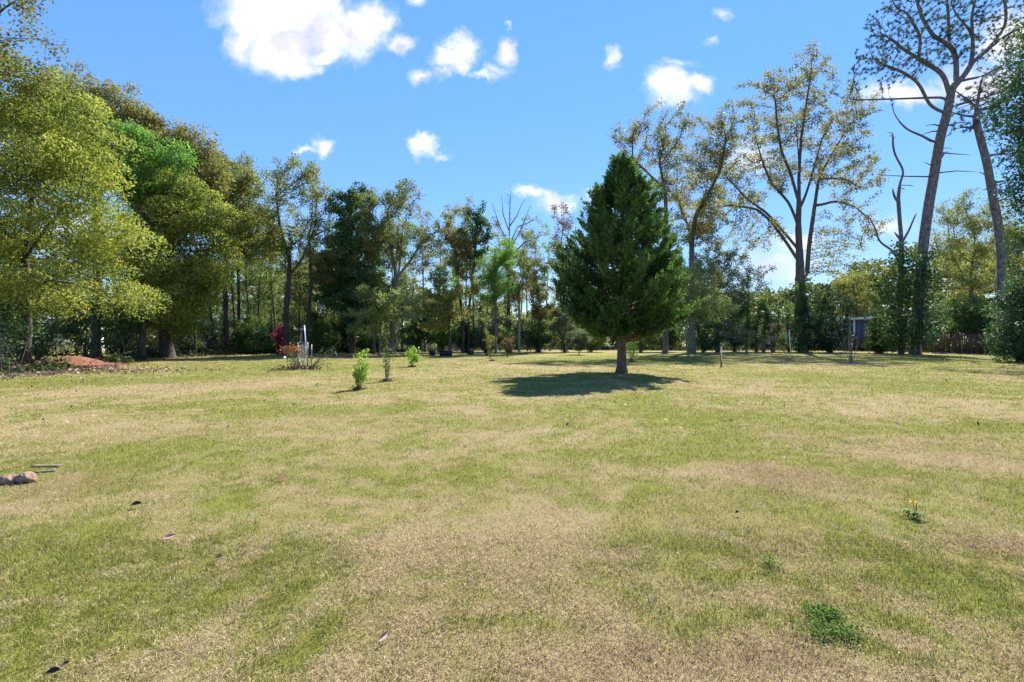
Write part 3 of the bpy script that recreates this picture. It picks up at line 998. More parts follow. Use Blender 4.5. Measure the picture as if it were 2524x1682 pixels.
tree('big_oak', 'biggest oak, bronze spring leaves on wide limbs above the dark shrubs, twin stem', 'tree', 1974, 53,
     [(1973, 720), (1972, 640), (1968, 560), (1970, 480), (1968, 380), (1960, 280)],
     [(1870, 260, 60, 60), (1930, 200, 70, 55), (2010, 190, 60, 60), (2060, 240, 60, 60), (1880, 340, 60, 60), (1980, 300, 80, 70), (2090, 320, 60, 50), (1830, 390, 60, 50), (2060, 420, 60, 50),
      (1850, 470, 80, 40), (1790, 500, 70, 35), (2120, 470, 60, 40), (2090, 560, 60, 50), (1870, 570, 60, 40), (2040, 340, 60, 60), (1900, 430, 60, 50), (2060, 640, 50, 40), (1980, 130, 40, 30), (1720, 520, 60, 30), (1760, 560, 70, 30), (1820, 600, 60, 30), (2150, 420, 50, 40), (2140, 560, 50, 40), (2110, 620, 50, 30), (1800, 420, 50, 40), (2120, 250, 40, 40), (1680, 470, 60, 40), (1850, 250, 50, 50), (1930, 330, 70, 60), (2080, 400, 70, 60), (1960, 420, 80, 50)],
     .6, .022, 3000, .42, .52, leaf=(11, .30, .25, .145), lm='bronze', bm='bark', group=TC, vbase=.55, lr=.27, rleaf=.06,
     limbs=[[(1972, 650), (1940, 600), (1900, 545), (1865, 515), (1800, 505)], [(1972, 620), (1930, 570), (1890, 525), (1840, 490), (1795, 440)], [(1970, 560), (1945, 500), (1900, 450), (1880, 400), (1865, 350)],
            [(1969, 500), (1950, 430), (1925, 370), (1915, 300), (1910, 230)], [(1970, 520), (1990, 470), (2010, 400), (2030, 330)], [(1988, 690, 1.5), (1995, 600, 1.5), (2008, 510, 1.5), (2018, 440, 1.5), (2050, 380, 1.5), (2100, 300, 1.5), (2170, 270, 1.5)],
            [(2008, 510, 1.5), (2060, 495, 1), (2110, 510, 1), (2140, 540, 1)], [(2018, 440, 1.5), (2080, 440, 1.5), (2130, 470, 1.5)], [(1969, 440), (1975, 340), (1990, 240), (2000, 170)]])
tree('oak', 'golden-leaved tree filling the gap between the two tall pines', 'tree', 2392, 50,
     [(2394, 760), (2392, 680)], [(2340, 560, 50, 60), (2400, 520, 50, 50), (2430, 590, 50, 60), (2350, 640, 60, 50), (2420, 680, 60, 50), (2340, 720, 60, 50), (2480, 560, 40, 60), (2490, 660, 40, 60), (2400, 770, 70, 40)], .22, .011, 900, leaf=(9, .28, .19, .11), lm='olive', bm='bark', group=TC, vbase=.7, dense=420, cl=(.7, 26))
tree('yellow_green_tree', 'yellow-green tree glimpsed between the dark bush and the ivy-clad snag', 'tree', 2110, 58,
     [(2110, 780), (2110, 740)], [(2090, 730, 50, 40), (2130, 750, 40, 40), (2110, 690, 40, 30)], .15, .012, 300, leaf=(8, .3, .22, .13), lm='olive', bm='bark', group=TC, vbase=.8)
tree('live_oak', 'shadowed evergreen oak whose dark leaves hang in from the right picture edge', 'tree', 2610, 24,
     [(2610, 700), (2600, 420), (2590, 250)], [(2520, 190, 45, 50), (2490, 290, 50, 60), (2525, 400, 55, 60), (2560, 300, 60, 150), (2500, 470, 26, 40), (2535, 540, 40, 60), (2560, 90, 50, 70), (2530, 640, 30, 60)],
     .4, .010, 900, leaf=(10, .17, .15, .085), lm='dark', bm='dark', vbase=.55, dense=260, cl=(.55, 26))

# ------------------------------------------------------------------ crepe myrtle and light trees before the dark shrubs
tree('crape_myrtle', 'multi-stemmed crape myrtle with pale smooth trunks right of the cedar', 'tree', 1697, 35,
     [(1695, 800), (1694, 760)], [(1690, 720, 75, 50), (1740, 750, 60, 45), (1650, 700, 45, 45), (1720, 690, 55, 40), (1770, 770, 30, 25), (1660, 760, 40, 25)], .085, .007, 620, .2, .27, leaf=(11, .15, .12, .07), lm='pale', bm='pale', dense=260, cl=(.45, 26),
     limbs=[[(1697, 872), (1680, 810), (1655, 785)], [(1699, 872), (1712, 810), (1715, 760)], [(1697, 872), (1703, 800), (1730, 740)], [(1694, 872), (1688, 800), (1670, 740)]], vbase=.5, shell=.6)
tree('grey_leaved_tree', 'thin grey-green sapling tree in the sky gap left of the biggest oak', 'tree', 1840, 50, [(1842, 780), (1846, 720)],
     [(1850, 660, 40, 40), (1830, 700, 50, 40), (1880, 690, 35, 35), (1800, 690, 40, 40), (1815, 640, 30, 30)], .1, .010, 320, leaf=(4, .22, .2, .11), lm='grey', bm='bark', group=TC)
tree('grey_leaved_tree', 'hazy grey-green tree rising above the hedge close right of the cedar', 'tree', 1772, 48, [(1770, 780), (1772, 700)],
     [(1775, 650, 50, 45), (1740, 640, 40, 40), (1800, 710, 50, 45), (1720, 690, 40, 40)], .12, .010, 420, leaf=(7, .24, .2, .11), lm='grey', bm='dark', group=TC, vbase=.6)

# ------------------------------------------------------------------ the cedar on the lawn


def cedar():
    D = depth(919)
    base = np.array([(1533 - CX) * D / F, D, 0.0])
    t = thing('cedar', 'dark green conical cedar standing alone on the lawn, bare lower trunk', 'tree', base)
    k = D / F
    prof_y = np.array([396, 430, 460, 500, 540, 580, 620, 660, 700, 740, 775, 805, 830, 850])
    prof_r = np.array([2, 24, 48, 82, 106, 126, 144, 154, 158, 156, 142, 106, 70, 30]) * k
    prof_z = H + (HY - prof_y) * k
    o = np.argsort(prof_z)
    pz, pr = prof_z[o], prof_r[o]
    ztop = pz[-1]
    mb = MB()
    tr = np.array([(0, 0, -.05), (.0, 0, .15), (-.02, .02, .6), (.01, 0, 1.2), (.03, .02, 2.0), (.02, 0, 3.2), (0, 0, 5.0), (0, 0, 6.6), (0, 0, ztop - .25)])
    mb.tube(tr, [.215, .18, .165, .155, .14, .115, .08, .045, .012], 12)
    for a in (0.3, 1.7, 2.9, 4.1, 5.3):      # buttress ridges at the foot
        mb.tube([(math.cos(a) * .22, math.sin(a) * .22, -.03), (math.cos(a) * .15, math.sin(a) * .15, .22), (math.cos(a) * .13, math.sin(a) * .13, 1.1)], [.06, .06, .03], 6)
    mb.build('trunk', BM['cedar'], t, True)
    br, pos, dirs, vv = MB(), [], [], []
    nb = 330
    ga = 2.39996
    ph = rng.uniform(0, 6.28, 5)
    for i in range(nb):
        f = (i + .5) / nb
        ztip = 1.45 + (ztop - .1 - 1.45) * f ** 1.12
        az_ = i * ga + rng.normal(0, .25)
        lump = .92 + .12 * math.sin(3 * az_ + ph[0] + ztip * 1.3) + .09 * math.sin(5 * az_ + ph[1] - ztip * 2.1)
        R = np.interp(ztip, pz, pr) * lump * rng.uniform(.86, 1.10)
        if R < .05 or (math.sin(4 * az_ + ph[3] + 2.2 * ztip) > .86 and f < .8):
            continue
        rise = R * (0.34 + .40 * f) if ztip > 2.0 else R * rng.uniform(-.02, .22)
        z0 = max(1.15, ztip - rise)
        hd = np.array([math.cos(az_), math.sin(az_), 0])
        m = 7
        s = np.linspace(0, 1, m)
        sag = (s ** 1.6) if ztip > 2 else s
        pts = hd[None] * (R * s)[:, None] + np.array([0, 0, 1.0]) * (z0 + (ztip - z0) * sag)[:, None]
        side = np.array([-hd[1], hd[0], 0])
        pts += side[None] * (np.sin(s * 3 + rng.uniform(0, 6)) * .06 * R)[:, None]
        br.tube(pts, np.linspace(.012 + .016 * R, .005, m), 4, caps=False)
        np_ = int(6 + 10 * R)
        for q in range(np_):
            tt = 1.0 if q == 0 else rng.uniform(.30, 1.0) ** .7
            c = np.array([np.interp(tt, s, pts[:, j]) for j in range(3)])
            tn = unit(pts[min(m - 1, int(tt * (m - 1)) + 1)] - pts[max(0, int(tt * (m - 1)) - 1)])
            sd_ = rng.normal(0, .62)
            pd = unit(tn * .7 + side * sd_ + np.array([0, 0, rng.uniform(.15, .75)]) + rng.normal(0, .15, 3))
            pl = rng.uniform(.20, .50) * (1.15 if q == 0 else 1)
            nl = int(rng.integers(24, 36))
            a = rng.random(nl) ** .8
            p0 = c + pd * (a * pl)[:, None] + rng.normal(0, 1, (nl, 3)) * (.07 * (1.1 - a) + .010)[:, None]
            pos.append(p0)
            dirs.append(np.tile(pd, (nl, 1)))
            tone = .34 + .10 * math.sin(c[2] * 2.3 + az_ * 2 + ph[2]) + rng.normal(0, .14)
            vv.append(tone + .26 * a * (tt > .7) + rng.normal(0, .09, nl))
    br.build('branches', BM['cedar'], t)
    pos, dirs, vv = np.vstack(pos), np.vstack(dirs), np.concatenate(vv)
    obj('crown', leaves_mesh('crown', pos, 0.12, .041, vv, up=.2, dirs=dirs, dspread=.30), LM['cedar'], t)


cedar()

# ------------------------------------------------------------------ the two tall pines and the ivy-clad snag


def pine(label, x, D, trunk, limbs, env, R, natt, stubs=()):
    base = np.array([(x - CX) * D / F, D, 0.0])
    w = Wood()
    w.add_poly([base - np.array([0, 0, .05])] + [P(a, b, D) for (a, b) in trunk], .35, False)
    for lb in limbs:
        dz = rng.uniform(-1.5, 1.5)
        w.add_poly([P(a, b, D + dz * i / len(lb)) for i, (a, b) in enumerate(lb)], .35, ra=R * .27, rb=R * .07)
    if natt:
        w.grow(env_points([(*e, 0, 1.6) for e in env], D, natt, .3), .30, .38, jitter=.38, bias=(0, 0, .02), maxit=140)
    w.finish(R, .026, taper=.25, flare=.2)
    t = thing('pine', label, 'pine tree', base, 'tall pines by the picket fence')
    obj('trunk', w.mesh('trunk', base, kthick=9), BM['pine'], t)
    for (a, b, c, d) in stubs:
        mb = MB()
        p0, p1 = P(a, b, D), P(c, d, D - rng.uniform(-.6, .6))
        mid = (p0 + p1) / 2 + np.array([0, 0, rng.uniform(-.1, .25)])
        mb.tube(np.array([p0, mid, p1]) - base, [.07, .05, .018], 5)
        mb.build('dead_stub', BM['pine'], t)
    idx = np.where(w.term | ((w.r < .05) & (rng.random(len(w.r)) < .40)))[0]
    idx = idx[(w.P[idx, 2] > 7) & (w.par_a[idx] >= 0)]
    n = 22
    ii = np.repeat(idx, n)
    d0 = unit(w.P[ii] - w.P[w.par_a[ii]] + np.array([0, 0, .08]))
    dr = unit(d0 + rng.normal(0, .75, (len(ii), 3)))
    pos = w.P[ii] + dr * .12
    v = .45 + rng.normal(0, .2, len(ii)) + np.repeat(rng.normal(0, .15, len(idx)), n)
    obj('needles', leaves_mesh('needles', pos - base, .27, .034, v, dirs=dr, dspread=.12), LM['pine'], t)
    return t


pine('taller grey-barked pine with wide twisting crown and one sickle-shaped dead limb', 2256, 41,
     [(2262, 760), (2270, 660), (2278, 586), (2290, 500), (2299, 450), (2308, 396), (2318, 335), (2334, 281), (2342, 241), (2347, 214), (2377, 187), (2395, 155)],
     [[(2342, 241), (2330, 195), (2318, 177), (2264, 145), (2221, 118), (2190, 90)], [(2395, 155), (2438, 120), (2478, 88), (2524, 64), (2570, 30)], [(2355, 205), (2358, 174), (2355, 134), (2339, 107), (2339, 67), (2336, 20), (2330, -30)],
      [(2390, 165), (2398, 134), (2398, 94), (2385, 67), (2358, 40), (2340, 0)], [(2398, 110), (2395, 40), (2405, -10)], [(2438, 120), (2478, 67), (2481, 27), (2470, -20)], [(2336, 258), (2331, 240), (2270, 242), (2184, 245), (2104, 247), (2066, 241)],
      [(2316, 350), (2299, 351), (2278, 337), (2237, 321), (2216, 300), (2200, 276), (2199, 250)], [(2332, 283), (2320, 276), (2291, 260), (2280, 236), (2264, 204), (2230, 180), (2180, 160)], [(2339, 110), (2300, 90), (2270, 40), (2260, 0)], [(2264, 145), (2270, 90), (2240, 40)],
      [(2340, 265), (2390, 250), (2430, 240), (2500, 215)], [(2360, 200), (2420, 190), (2490, 150)]],
     [(2180, 60, 50, 60), (2250, 30, 70, 70), (2330, 20, 60, 70), (2400, 20, 60, 70), (2480, 40, 60, 70), (2150, 130, 40, 40), (2210, 170, 60, 40), (2270, 130, 60, 60), (2340, 110, 60, 50), (2440, 130, 60, 50), (2130, 175, 40, 25), (2500, 190, 50, 40), (2090, 230, 40, 12), (2300, -60, 150, 60), (2440, -60, 110, 60), (2520, 110, 40, 60), (2200, 110, 60, 50), (2380, 60, 60, 50)],
     .41, 3200, [(2299, 436, 2169, 432), (2303, 428, 2408, 424), (2312, 376, 2390, 382), (2312, 372, 2346, 366), (2322, 312, 2282, 310), (2322, 322, 2272, 332), (2310, 410, 2278, 400), (2336, 310, 2400, 306), (2320, 390, 2338, 374)])
pine('darker straight pine close to the right picture edge behind the taller pine', 2470, 37,
     [(2470, 800), (2469, 732), (2468, 616), (2460, 549), (2444, 466), (2433, 402), (2411, 321), (2403, 281), (2412, 241), (2420, 187)],
     [[(2405, 290), (2370, 285), (2330, 272)], [(2404, 262), (2370, 235), (2340, 215)], [(2411, 321), (2380, 310), (2350, 318)], [(2430, 385), (2470, 378), (2510, 382)], [(2448, 455), (2480, 444), (2530, 440)], [(2404, 275), (2450, 262), (2500, 240)]],
     [(2430, 230, 60, 40), (2400, 250, 50, 30), (2370, 315, 30, 22), (2460, 210, 60, 40), (2440, 300, 45, 30), (2470, 380, 40, 14)], .31, 420, [(2440, 440, 2412, 424), (2447, 468, 2420, 470), (2462, 600, 2420, 600), (2468, 640, 2520, 628), (2452, 500, 2500, 480)])


def ivy_snag():
    D = 42.0
    x = 2222
    base = np.array([(x - CX) * D / F, D, 0.0])
    t = thing('dead_snag', 'broken dead tree with bare grey forks and a curved side limb wrapped in ivy below', 'tree', base)
    w = Wood()
    w.add_poly([base - np.array([0, 0, .05])] + [P(a, b, D) for a, b in [(2216, 780), (2220, 680), (2222, 592), (2217, 533), (2214, 490), (2218, 450), (2229, 426), (2222, 410), (2206, 383), (2200, 356), (2202, 327)]], .3, False, ra=.2, rb=.055)
    for lb in ([(2218, 650), (2202, 619), (2166, 596), (2159, 566), (2139, 530)], [(2222, 600), (2242, 566), (2252, 539), (2259, 526)], [(2214, 500), (2204, 490), (2200, 464)], [(2222, 596), (2210, 580), (2204, 572)]):
        w.add_poly([P(a, b, D) for a, b in lb], .3, ra=.10, rb=.05)
    w.grow(env_points([(2195, 330, 20, 20), (2235, 470, 22, 16), (2130, 525, 16, 12)], D, 30, .3), .3, .4, jitter=.3)
    w.finish(.22, .045, taper=.2, flare=.1)
    obj('trunk', w.mesh('trunk', base, kthick=9), BM['pine'], t)


ivy_snag()


def ivy(label, D, env, n, lm):
    c = P(env[0][0], 900, D)
    base = np.array([c[0], D, 0.0])
    t = thing('ivy', label, 'ivy', base, 'ivy on the right-hand trunks')
    w = Wood()
    w.add_poly([base, P(env[0][0], 700, D)], .3, False)
    w.grow(env_points(env, D, n, .7), .3, .38)
    w.finish(.05, .008)
    obj('stems', w.mesh('stems', base), BM['dark'], t)
    idx = np.where((w.r < .03) & (w.par_a >= 0))[0]
    ii = np.repeat(idx, 9)
    pos = w.P[ii] + rng.normal(0, .24, (len(ii), 3))
    pos[:, 2] = np.maximum(pos[:, 2], .05)
    v = .5 + .2 * clump_v(pos) + rng.normal(0, .22, len(ii))
    obj('foliage', leaves_mesh('foliage', pos - base, .23, .17, v, up=.5), LM[lm], t)


ivy('dark glossy ivy thicket climbing the dead snag above the picket fence', 41, [(2215, 700, 28, 110), (2200, 740, 40, 60), (2180, 720, 22, 40), (2235, 640, 26, 40), (2205, 820, 50, 45), (2225, 820, 50, 45)], 700, 'mid')
ivy('dark ivy clothing the foot of the taller grey-barked pine', 40, [(2265, 720, 30, 110), (2290, 700, 36, 60), (2310, 680, 24, 24), (2270, 810, 50, 50), (2300, 780, 40, 40), (2280, 640, 22, 30)], 700, 'dark')
# ------------------------------------------------------------------ shrubs
SL = 'dark shrubs under the left wood'
bush('low bright green shrub at the left picture edge beside the leaf litter', 'shrub', 8, depth(912), [(2, 885, 24, 14)], 'fresh', 90, (9, .07, .09, .05))
for (x, D, env, lm, lab) in [
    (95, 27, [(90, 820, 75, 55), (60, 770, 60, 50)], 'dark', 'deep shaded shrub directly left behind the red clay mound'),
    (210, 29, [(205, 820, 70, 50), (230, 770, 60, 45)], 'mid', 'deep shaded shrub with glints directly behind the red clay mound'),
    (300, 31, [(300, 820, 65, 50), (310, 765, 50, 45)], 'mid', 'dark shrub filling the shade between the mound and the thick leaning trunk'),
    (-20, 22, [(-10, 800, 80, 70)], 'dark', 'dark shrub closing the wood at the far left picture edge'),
    (450, 37, [(445, 845, 50, 28), (430, 800, 45, 35)], 'mid', 'leafy low shrub right of the thick leaning laurel trunk'),
    (530, 40, [(530, 850, 48, 24), (520, 800, 40, 40)], 'mid', 'mixed green shrub before the blue-white house in the left wood'),
    (600, 41, [(600, 850, 46, 24), (610, 810, 40, 35)], 'mid', 'mixed green shrub left of the magenta azalea'),
    (660, 42, [(655, 850, 40, 24), (640, 815, 36, 30)], 'dark', 'darker low shrub below the magenta azalea'),
]:
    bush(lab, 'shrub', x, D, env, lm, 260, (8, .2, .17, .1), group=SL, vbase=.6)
for k, (x, D, r) in enumerate([(20, 36, 60), (110, 38, 70), (190, 40, 65), (270, 43, 60), (345, 45, 62), (415, 47, 60), (485, 50, 60), (560, 52, 58), (640, 53, 60), (715, 52, 55), (790, 53, 50), (860, 55, 50), (935, 55, 48)]):
    top = 760 + 12 * math.sin(k * 2.1)
    bush('rounded green thicket shrub in the deeper shade behind the left wood', 'shrub', x, D, [(x, top, r, 70, 0, 2), (x + 25, top + 50, r * .8, 40, 0, 2)], ('mid', 'olive', 'pale')[k % 3], 180, (6, .3, .22, .13), group='thicket shrubs behind the left wood', vbase=.6)
bush('magenta flowering azalea beside the straight black elm trunk', 'azalea', 690, 40, [(695, 815, 14, 14), (682, 825, 12, 10), (694, 834, 12, 9)], 'pink', 70, (8, .16, .12, .09), R=.04, name='azalea', shell=.3)
SCR = 'shrubs along the far fence'
for (x, D, env, lm, lab) in [
    (795, 42, [(800, 830, 32, 34), (780, 800, 20, 30)], 'mid', 'speckled shrub right of the chain-link gate before the brown shed'),
    (850, 45, [(850, 840, 38, 28), (845, 800, 30, 30)], 'dark', 'dark shrub at the foot of the tall dark magnolia'),
    (915, 45, [(915, 842, 38, 24)], 'dark', 'low dark shrub left of the pale grey twin trunk'),
    (1030, 44, [(1030, 825, 48, 26), (1050, 800, 40, 22)], 'dark', 'dark spreading shrub behind the black planter tubs'),
    (1090, 45, [(1095, 828, 30, 22)], 'fresh', 'bright mid-green shrub behind the widest black planter tub'),
    (1150, 47, [(1150, 830, 30, 28)], 'mid', 'green shrub below the kinked thin oak'),
    (1200, 47, [(1195, 840, 36, 24), (1210, 805, 26, 26)], 'grey', 'grey-green shrub behind the small leaning sapling'),
    (1255, 46, [(1255, 835, 40, 28), (1275, 800, 30, 24)], 'pale', 'pale brushy shrub between the sapling and the hedge'),
    (1325, 47, [(1320, 825, 40, 30)], 'mid', 'leggy hedge shrub just left of the grey-stemmed hedge tree'),
    (1392, 47, [(1390, 818, 40, 36), (1380, 780, 28, 25)], 'grey', 'tall grey-green hedge shrub under the left side of the cedar'),
    (1455, 48, [(1455, 835, 40, 22)], 'pale', 'low yellowish hedge shrub seen just left of the cedar trunk'),
    (1580, 47, [(1585, 832, 46, 26)], 'pale', 'low yellowish hedge shrub seen just right of the cedar trunk'),
    (1640, 48, [(1640, 825, 36, 32)], 'mid', 'green hedge shrub left of the crape myrtle stems'),
    (1735, 47, [(1735, 820, 50, 42), (1740, 770, 40, 35)], 'dark', 'dark shrub right behind the crape myrtle stems'),
    (1810, 49, [(1810, 810, 55, 48), (1800, 750, 50, 35)], 'dark', 'dark shrub behind the arching dead branches'),
    (1865, 49, [(1865, 780, 40, 40), (1860, 830, 45, 30)], 'mid', 'mid-green shrub left of the pinkish azalea'),
    (1945, 48, [(1945, 765, 42, 60), (1950, 820, 40, 34), (1975, 740, 30, 40), (1945, 850, 40, 16)], 'mid', 'tall mid-green shrub behind the slim white pole'),
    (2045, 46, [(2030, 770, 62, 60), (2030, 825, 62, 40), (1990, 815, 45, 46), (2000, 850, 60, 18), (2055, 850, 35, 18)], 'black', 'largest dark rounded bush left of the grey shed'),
    (2170, 44, [(2172, 835, 40, 32), (2168, 790, 20, 22)], 'mid', 'glossy shrub covering the right end of the grey shed'),
    (2340, 45, [(2340, 790, 60, 50), (2380, 770, 50, 40)], 'mid', 'shrub behind the picket fence with pale sunlit leaves'),
    (2420, 43, [(2425, 790, 50, 45)], 'mid', 'shrub behind the right end of the picket fence'),
]:
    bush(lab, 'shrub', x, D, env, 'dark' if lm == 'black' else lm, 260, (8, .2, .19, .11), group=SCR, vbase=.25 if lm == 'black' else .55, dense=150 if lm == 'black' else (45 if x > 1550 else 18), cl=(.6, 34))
bush('shadowed evergreen bush reaching the ground at the right picture edge', 'shrub', 2505, 27, [(2500, 800, 50, 80), (2520, 730, 40, 40), (2480, 850, 40, 40), (2540, 830, 50, 70)], 'dark', 620, (10, .13, .14, .085), dense=110, cl=(.5, 60))
bush('pinkish red azalea half hidden before the white house wall', 'azalea', 1905, 46.5, [(1908, 805, 24, 18), (1900, 845, 22, 18)], 'brown', 90, (4, .16, .15, .1), name='azalea', vbase=.55)
bush('small dark evergreen sapling bush seen under the left skirt of the cedar', 'shrub', 1427, depth(875), [(1427, 835, 30, 24), (1425, 850, 20, 18)], 'grey', 200, (9, .14, .13, .08), roots=1)

# ------------------------------------------------------------------ ground cover under the trees


def ground_cover():
    pos, v = [], []
    px = rng.uniform(-150, 2620, 26000)
    row = np.interp(px, EDGE[:, 0], EDGE[:, 1])
    D = H * F / (row - HY) + rng.exponential(2.6, len(px)) + .4
    X, Y = (px - CX) * D / F, D
    d = fbm(X * .5, Y * .5, 201)
    k = (d > .40)
    k &= ~((px > 2235) & (px < 2480) & (D < 46)) & ~((px > 2066) & (px < 2135) & (rng.random(len(px)) < .8))
    k &= ~((np.hypot(X - MOUND[0], Y - MOUND[1]) < 3.0))
    X, Y, d = X[k], Y[k], d[k]
    h = np.clip((d - .36) * 3.2, .1, 1) * np.clip((Y - edge_depth(X, Y)) / 1.5, .15, 1)
    m = 4
    X, Y, h, d = [np.repeat(a, m) for a in (X, Y, h, d)]
    pos = np.stack([X + rng.normal(0, .22, len(X)), Y + rng.normal(0, .22, len(X)), rng.uniform(.03, 1, len(X)) ** 1.4 * h * .95 + .02], -1)
    v = .4 + .3 * (fbm(X * .9, Y * .9, 77) - .5) * 2 + rng.normal(0, .18, len(X))
    me = leaves_mesh('undergrowth', pos, .17, .10, v, up=.3)
    m_ = leaf_mat('leaf_undergrowth', [(.03, .035, .014), (.04, .07, .02), (.09, .11, .035), (.15, .13, .05)], .35)
    tag(obj('undergrowth', me, m_), 'tangled low green undergrowth along the foot of the trees', 'undergrowth', kind='stuff')


ground_cover()


def leaf_litter():
    px = rng.uniform(-100, 2620, 16000)
    row = np.interp(px, EDGE[:, 0], EDGE[:, 1])
    e = H * F / (row - HY)
    D = e + rng.normal(.6, 1.1, len(px)) * (.6 + e / 60)
    pos = np.stack([(px - CX) * D / F, D, np.zeros(len(px))], -1)
    m = 11000                                           # stray leaves out on the lawn
    Y = np.sqrt(rng.uniform(6 ** 2, 45 ** 2, m))
    X = rng.uniform(-1.1, 1.1, m) * Y
    w = np.exp(-((Y - edge_depth(X, Y)) / 9) ** 2) + .10
    k = rng.random(m) < w
    pos2 = np.stack([X[k], Y[k], np.full(k.sum(), .03)], -1)
    c = G(110, 915)
    q = rng.normal(0, 1, (2600, 2)) * np.array([3.0, .9]) + np.array([c[0] - .8, c[1] - .2])
    pos3 = np.column_stack([q, np.full(len(q), .012)])
    q4 = rng.normal(0, .55, (420, 2))
    r4 = np.hypot(q4[:, 0], q4[:, 1])
    pos4 = np.column_stack([q4[:, 0] * 2.5 + MOUND[0] + .02, q4[:, 1] * 2.0 + MOUND[1],   .54 * np.clip(np.exp(-3.2 * r4 ** 1.8) - .04, 0, 1) + .01])[r4 > .3]
    pos = np.vstack([pos, pos2, pos3, pos4])
    pos[:, 2] += ground_z(pos[:, 0], pos[:, 1]) + .02 + rng.uniform(0, .05, len(pos))
    n = len(pos)
    sz = np.full(n, .12)
    sz[len(px):len(px) + k.sum()] = .065
    me = leaves_mesh('leaf_litter', pos, sz, sz * .6, np.clip(rng.normal(.45, .3, n), 0, 1), up=1.6)
    tag(obj('leaf_litter', me, LM['litter']), 'brown fallen leaves scattered along the lawn margin', 'leaf litter', kind='stuff')


leaf_litter()


def lawn_weeds():
    n = 60000
    Y = np.sqrt(rng.uniform(1.6 ** 2, 14 ** 2, n))
    X = rng.uniform(-1.2, 1.2, n) * Y
    w = np.clip((fbm(X * 1.6, Y * 1.6, 411, 3) - .60) * 5, 0, 1) * np.clip((fbm(X * 7, Y * 7, 412, 2) - .45) * 5, 0, 1)
    k = rng.random(n) < w * .8 + .004
    X, Y = X[k], Y[k]
    m = 3
    X, Y = np.repeat(X, m) + rng.normal(0, .012, len(X) * m), np.repeat(Y, m) + rng.normal(0, .012, len(Y) * m)
    pos = np.column_stack([X, Y, ground_z(X, Y) + np.abs(rng.normal(.012, .008, len(X))) + .004])
    L = .009 + .0009 * Y
    me = leaves_mesh('lawn_weeds', pos, L, L * .75, .45 + rng.normal(0, .25, len(X)), up=1.2)
    tag(obj('lawn_weeds', me, LM['clover']), 'tiny round-leaved weeds sprinkled through the lawn', 'weeds', kind='stuff')


lawn_weeds()


def brushwood():
    mb = MB()
    for k in range(620):
        px = rng.uniform(-60, 2600)
        row = np.interp(px, EDGE[:, 0], EDGE[:, 1])
        D = H * F / (row - HY) + rng.exponential(2.2) + .3
        if abs(px - 170) < 110 and D < 27:
            continue
        b = np.array([(px - CX) * D / F, D, -.02])
        h = rng.uniform(.5, 2.4)
        t = b + np.array([rng.normal(0, .35) * h, rng.normal(0, .3) * h, h])
        m = (b + t) / 2 + np.array([rng.normal(0, .1), rng.normal(0, .1), .08 * h])
        mb.tube([b, m, t], [.016, .011, .004], 3, caps=False)
        e = m + np.array([rng.normal(0, .3) * h, rng.normal(0, .2) * h, .3 * h])
        mb.tube([m, e], [.009, .004], 3, caps=False)
    tag(mb.build('brushwood', BM['twig']), 'thin dry stems and brush tangled along the wood margin', 'brush', kind='stuff')


brushwood()


def far_wood():
    pos, vv = [], []
    sk = np.array([(-300, 560), (300, 600), (620, 660), (900, 690), (1060, 735), (1180, 745), (1290, 775), (1420, 770), (1560, 700), (1700, 680), (1800, 730), (1900, 740), (2060, 690), (2200, 640), (2400, 600), (2800, 560)])
    n = 3000
    px = rng.uniform(-260, 2780, n)
    D = rng.uniform(60, 90, n)
    top = np.interp(px, sk[:, 0], sk[:, 1]) + 40 * (fbm(px / 55, px * 0, 301) - .5) * 2
    zt = H + (HY - top) * D / F
    z = zt * (1 - rng.random(n) ** 1.1 * .97)
    X = (px - CX) * D / F
    for i in range(n):
        m = 52
        r = rng.uniform(.9, 1.8)
        d = unit(rng.normal(size=(m, 3))) * (rng.random(m) ** .5 * r)[:, None]
        pos.append(np.array([X[i], D[i], z[i]]) + d * np.array([1, 1, .7]))
        vv.append(np.full(m, .5 + .5 * (vnoise(np.array([X[i] / 5]), np.array([D[i] / 5]), 303)[0] - .5) + rng.normal(0, .12)) + rng.normal(0, .12, m))
    pos, vv = np.vstack(pos), np.concatenate(vv)
    pos[:, 2] = np.maximum(pos[:, 2], .1)
    me = leaves_mesh('far_woods', pos, .55, .40, vv, up=.4)
    m_ = leaf_mat('leaf_far_wood', [(.05, .07, .028), (.09, .115, .042), (.15, .165, .062), (.21, .19, .08)], .4)
    tag(obj('far_woods', me, m_), 'far belt of mixed woodland closing the view behind the fences', 'woods', kind='stuff')


far_wood()

# ------------------------------------------------------------------ houses and sheds beyond the fence
M_WHITE = rough_mat('painted_white_siding', [(.55, .56, .58), (.72, .73, .74)], 4, .6, .05)
M_ROOF = rough_mat('grey_shingle_roof', [(.20, .215, .24), (.34, .36, .39)], 30, .8, .2)
M_ROOFD = rough_mat('dark_shingle_roof', [(.05, .055, .065), (.10, .11, .125)], 30, .8, .2)
M_GLASS = rough_mat('window_glass', [(.02, .025, .03), (.05, .06, .07)], 2, .1, 0)
M_BROWN = rough_mat('brown_board_wall', [(.05, .032, .022), (.12, .08, .055)], 6, .85, .2, (1, 1, .2))
M_SLATE = rough_mat('slate_grey_wall', [(.05, .06, .08), (.085, .095, .12)], 6, .7, .1, (3, 3, .3))
M_FENCE = rough_mat('weathered_brown_fence', [(.035, .020, .013), (.10, .055, .035), (.19, .13, .09)], 5, .9, .3, (3, 3, .3))
M_METAL = rough_mat('galvanised_steel', [(.16, .165, .17), (.33, .335, .34)], 18, .45, .05, metallic=.6)
M_PVC = rough_mat('white_plastic_pipe', [(.66, .66, .65), (.82, .82, .81)], 6, .4, .02)
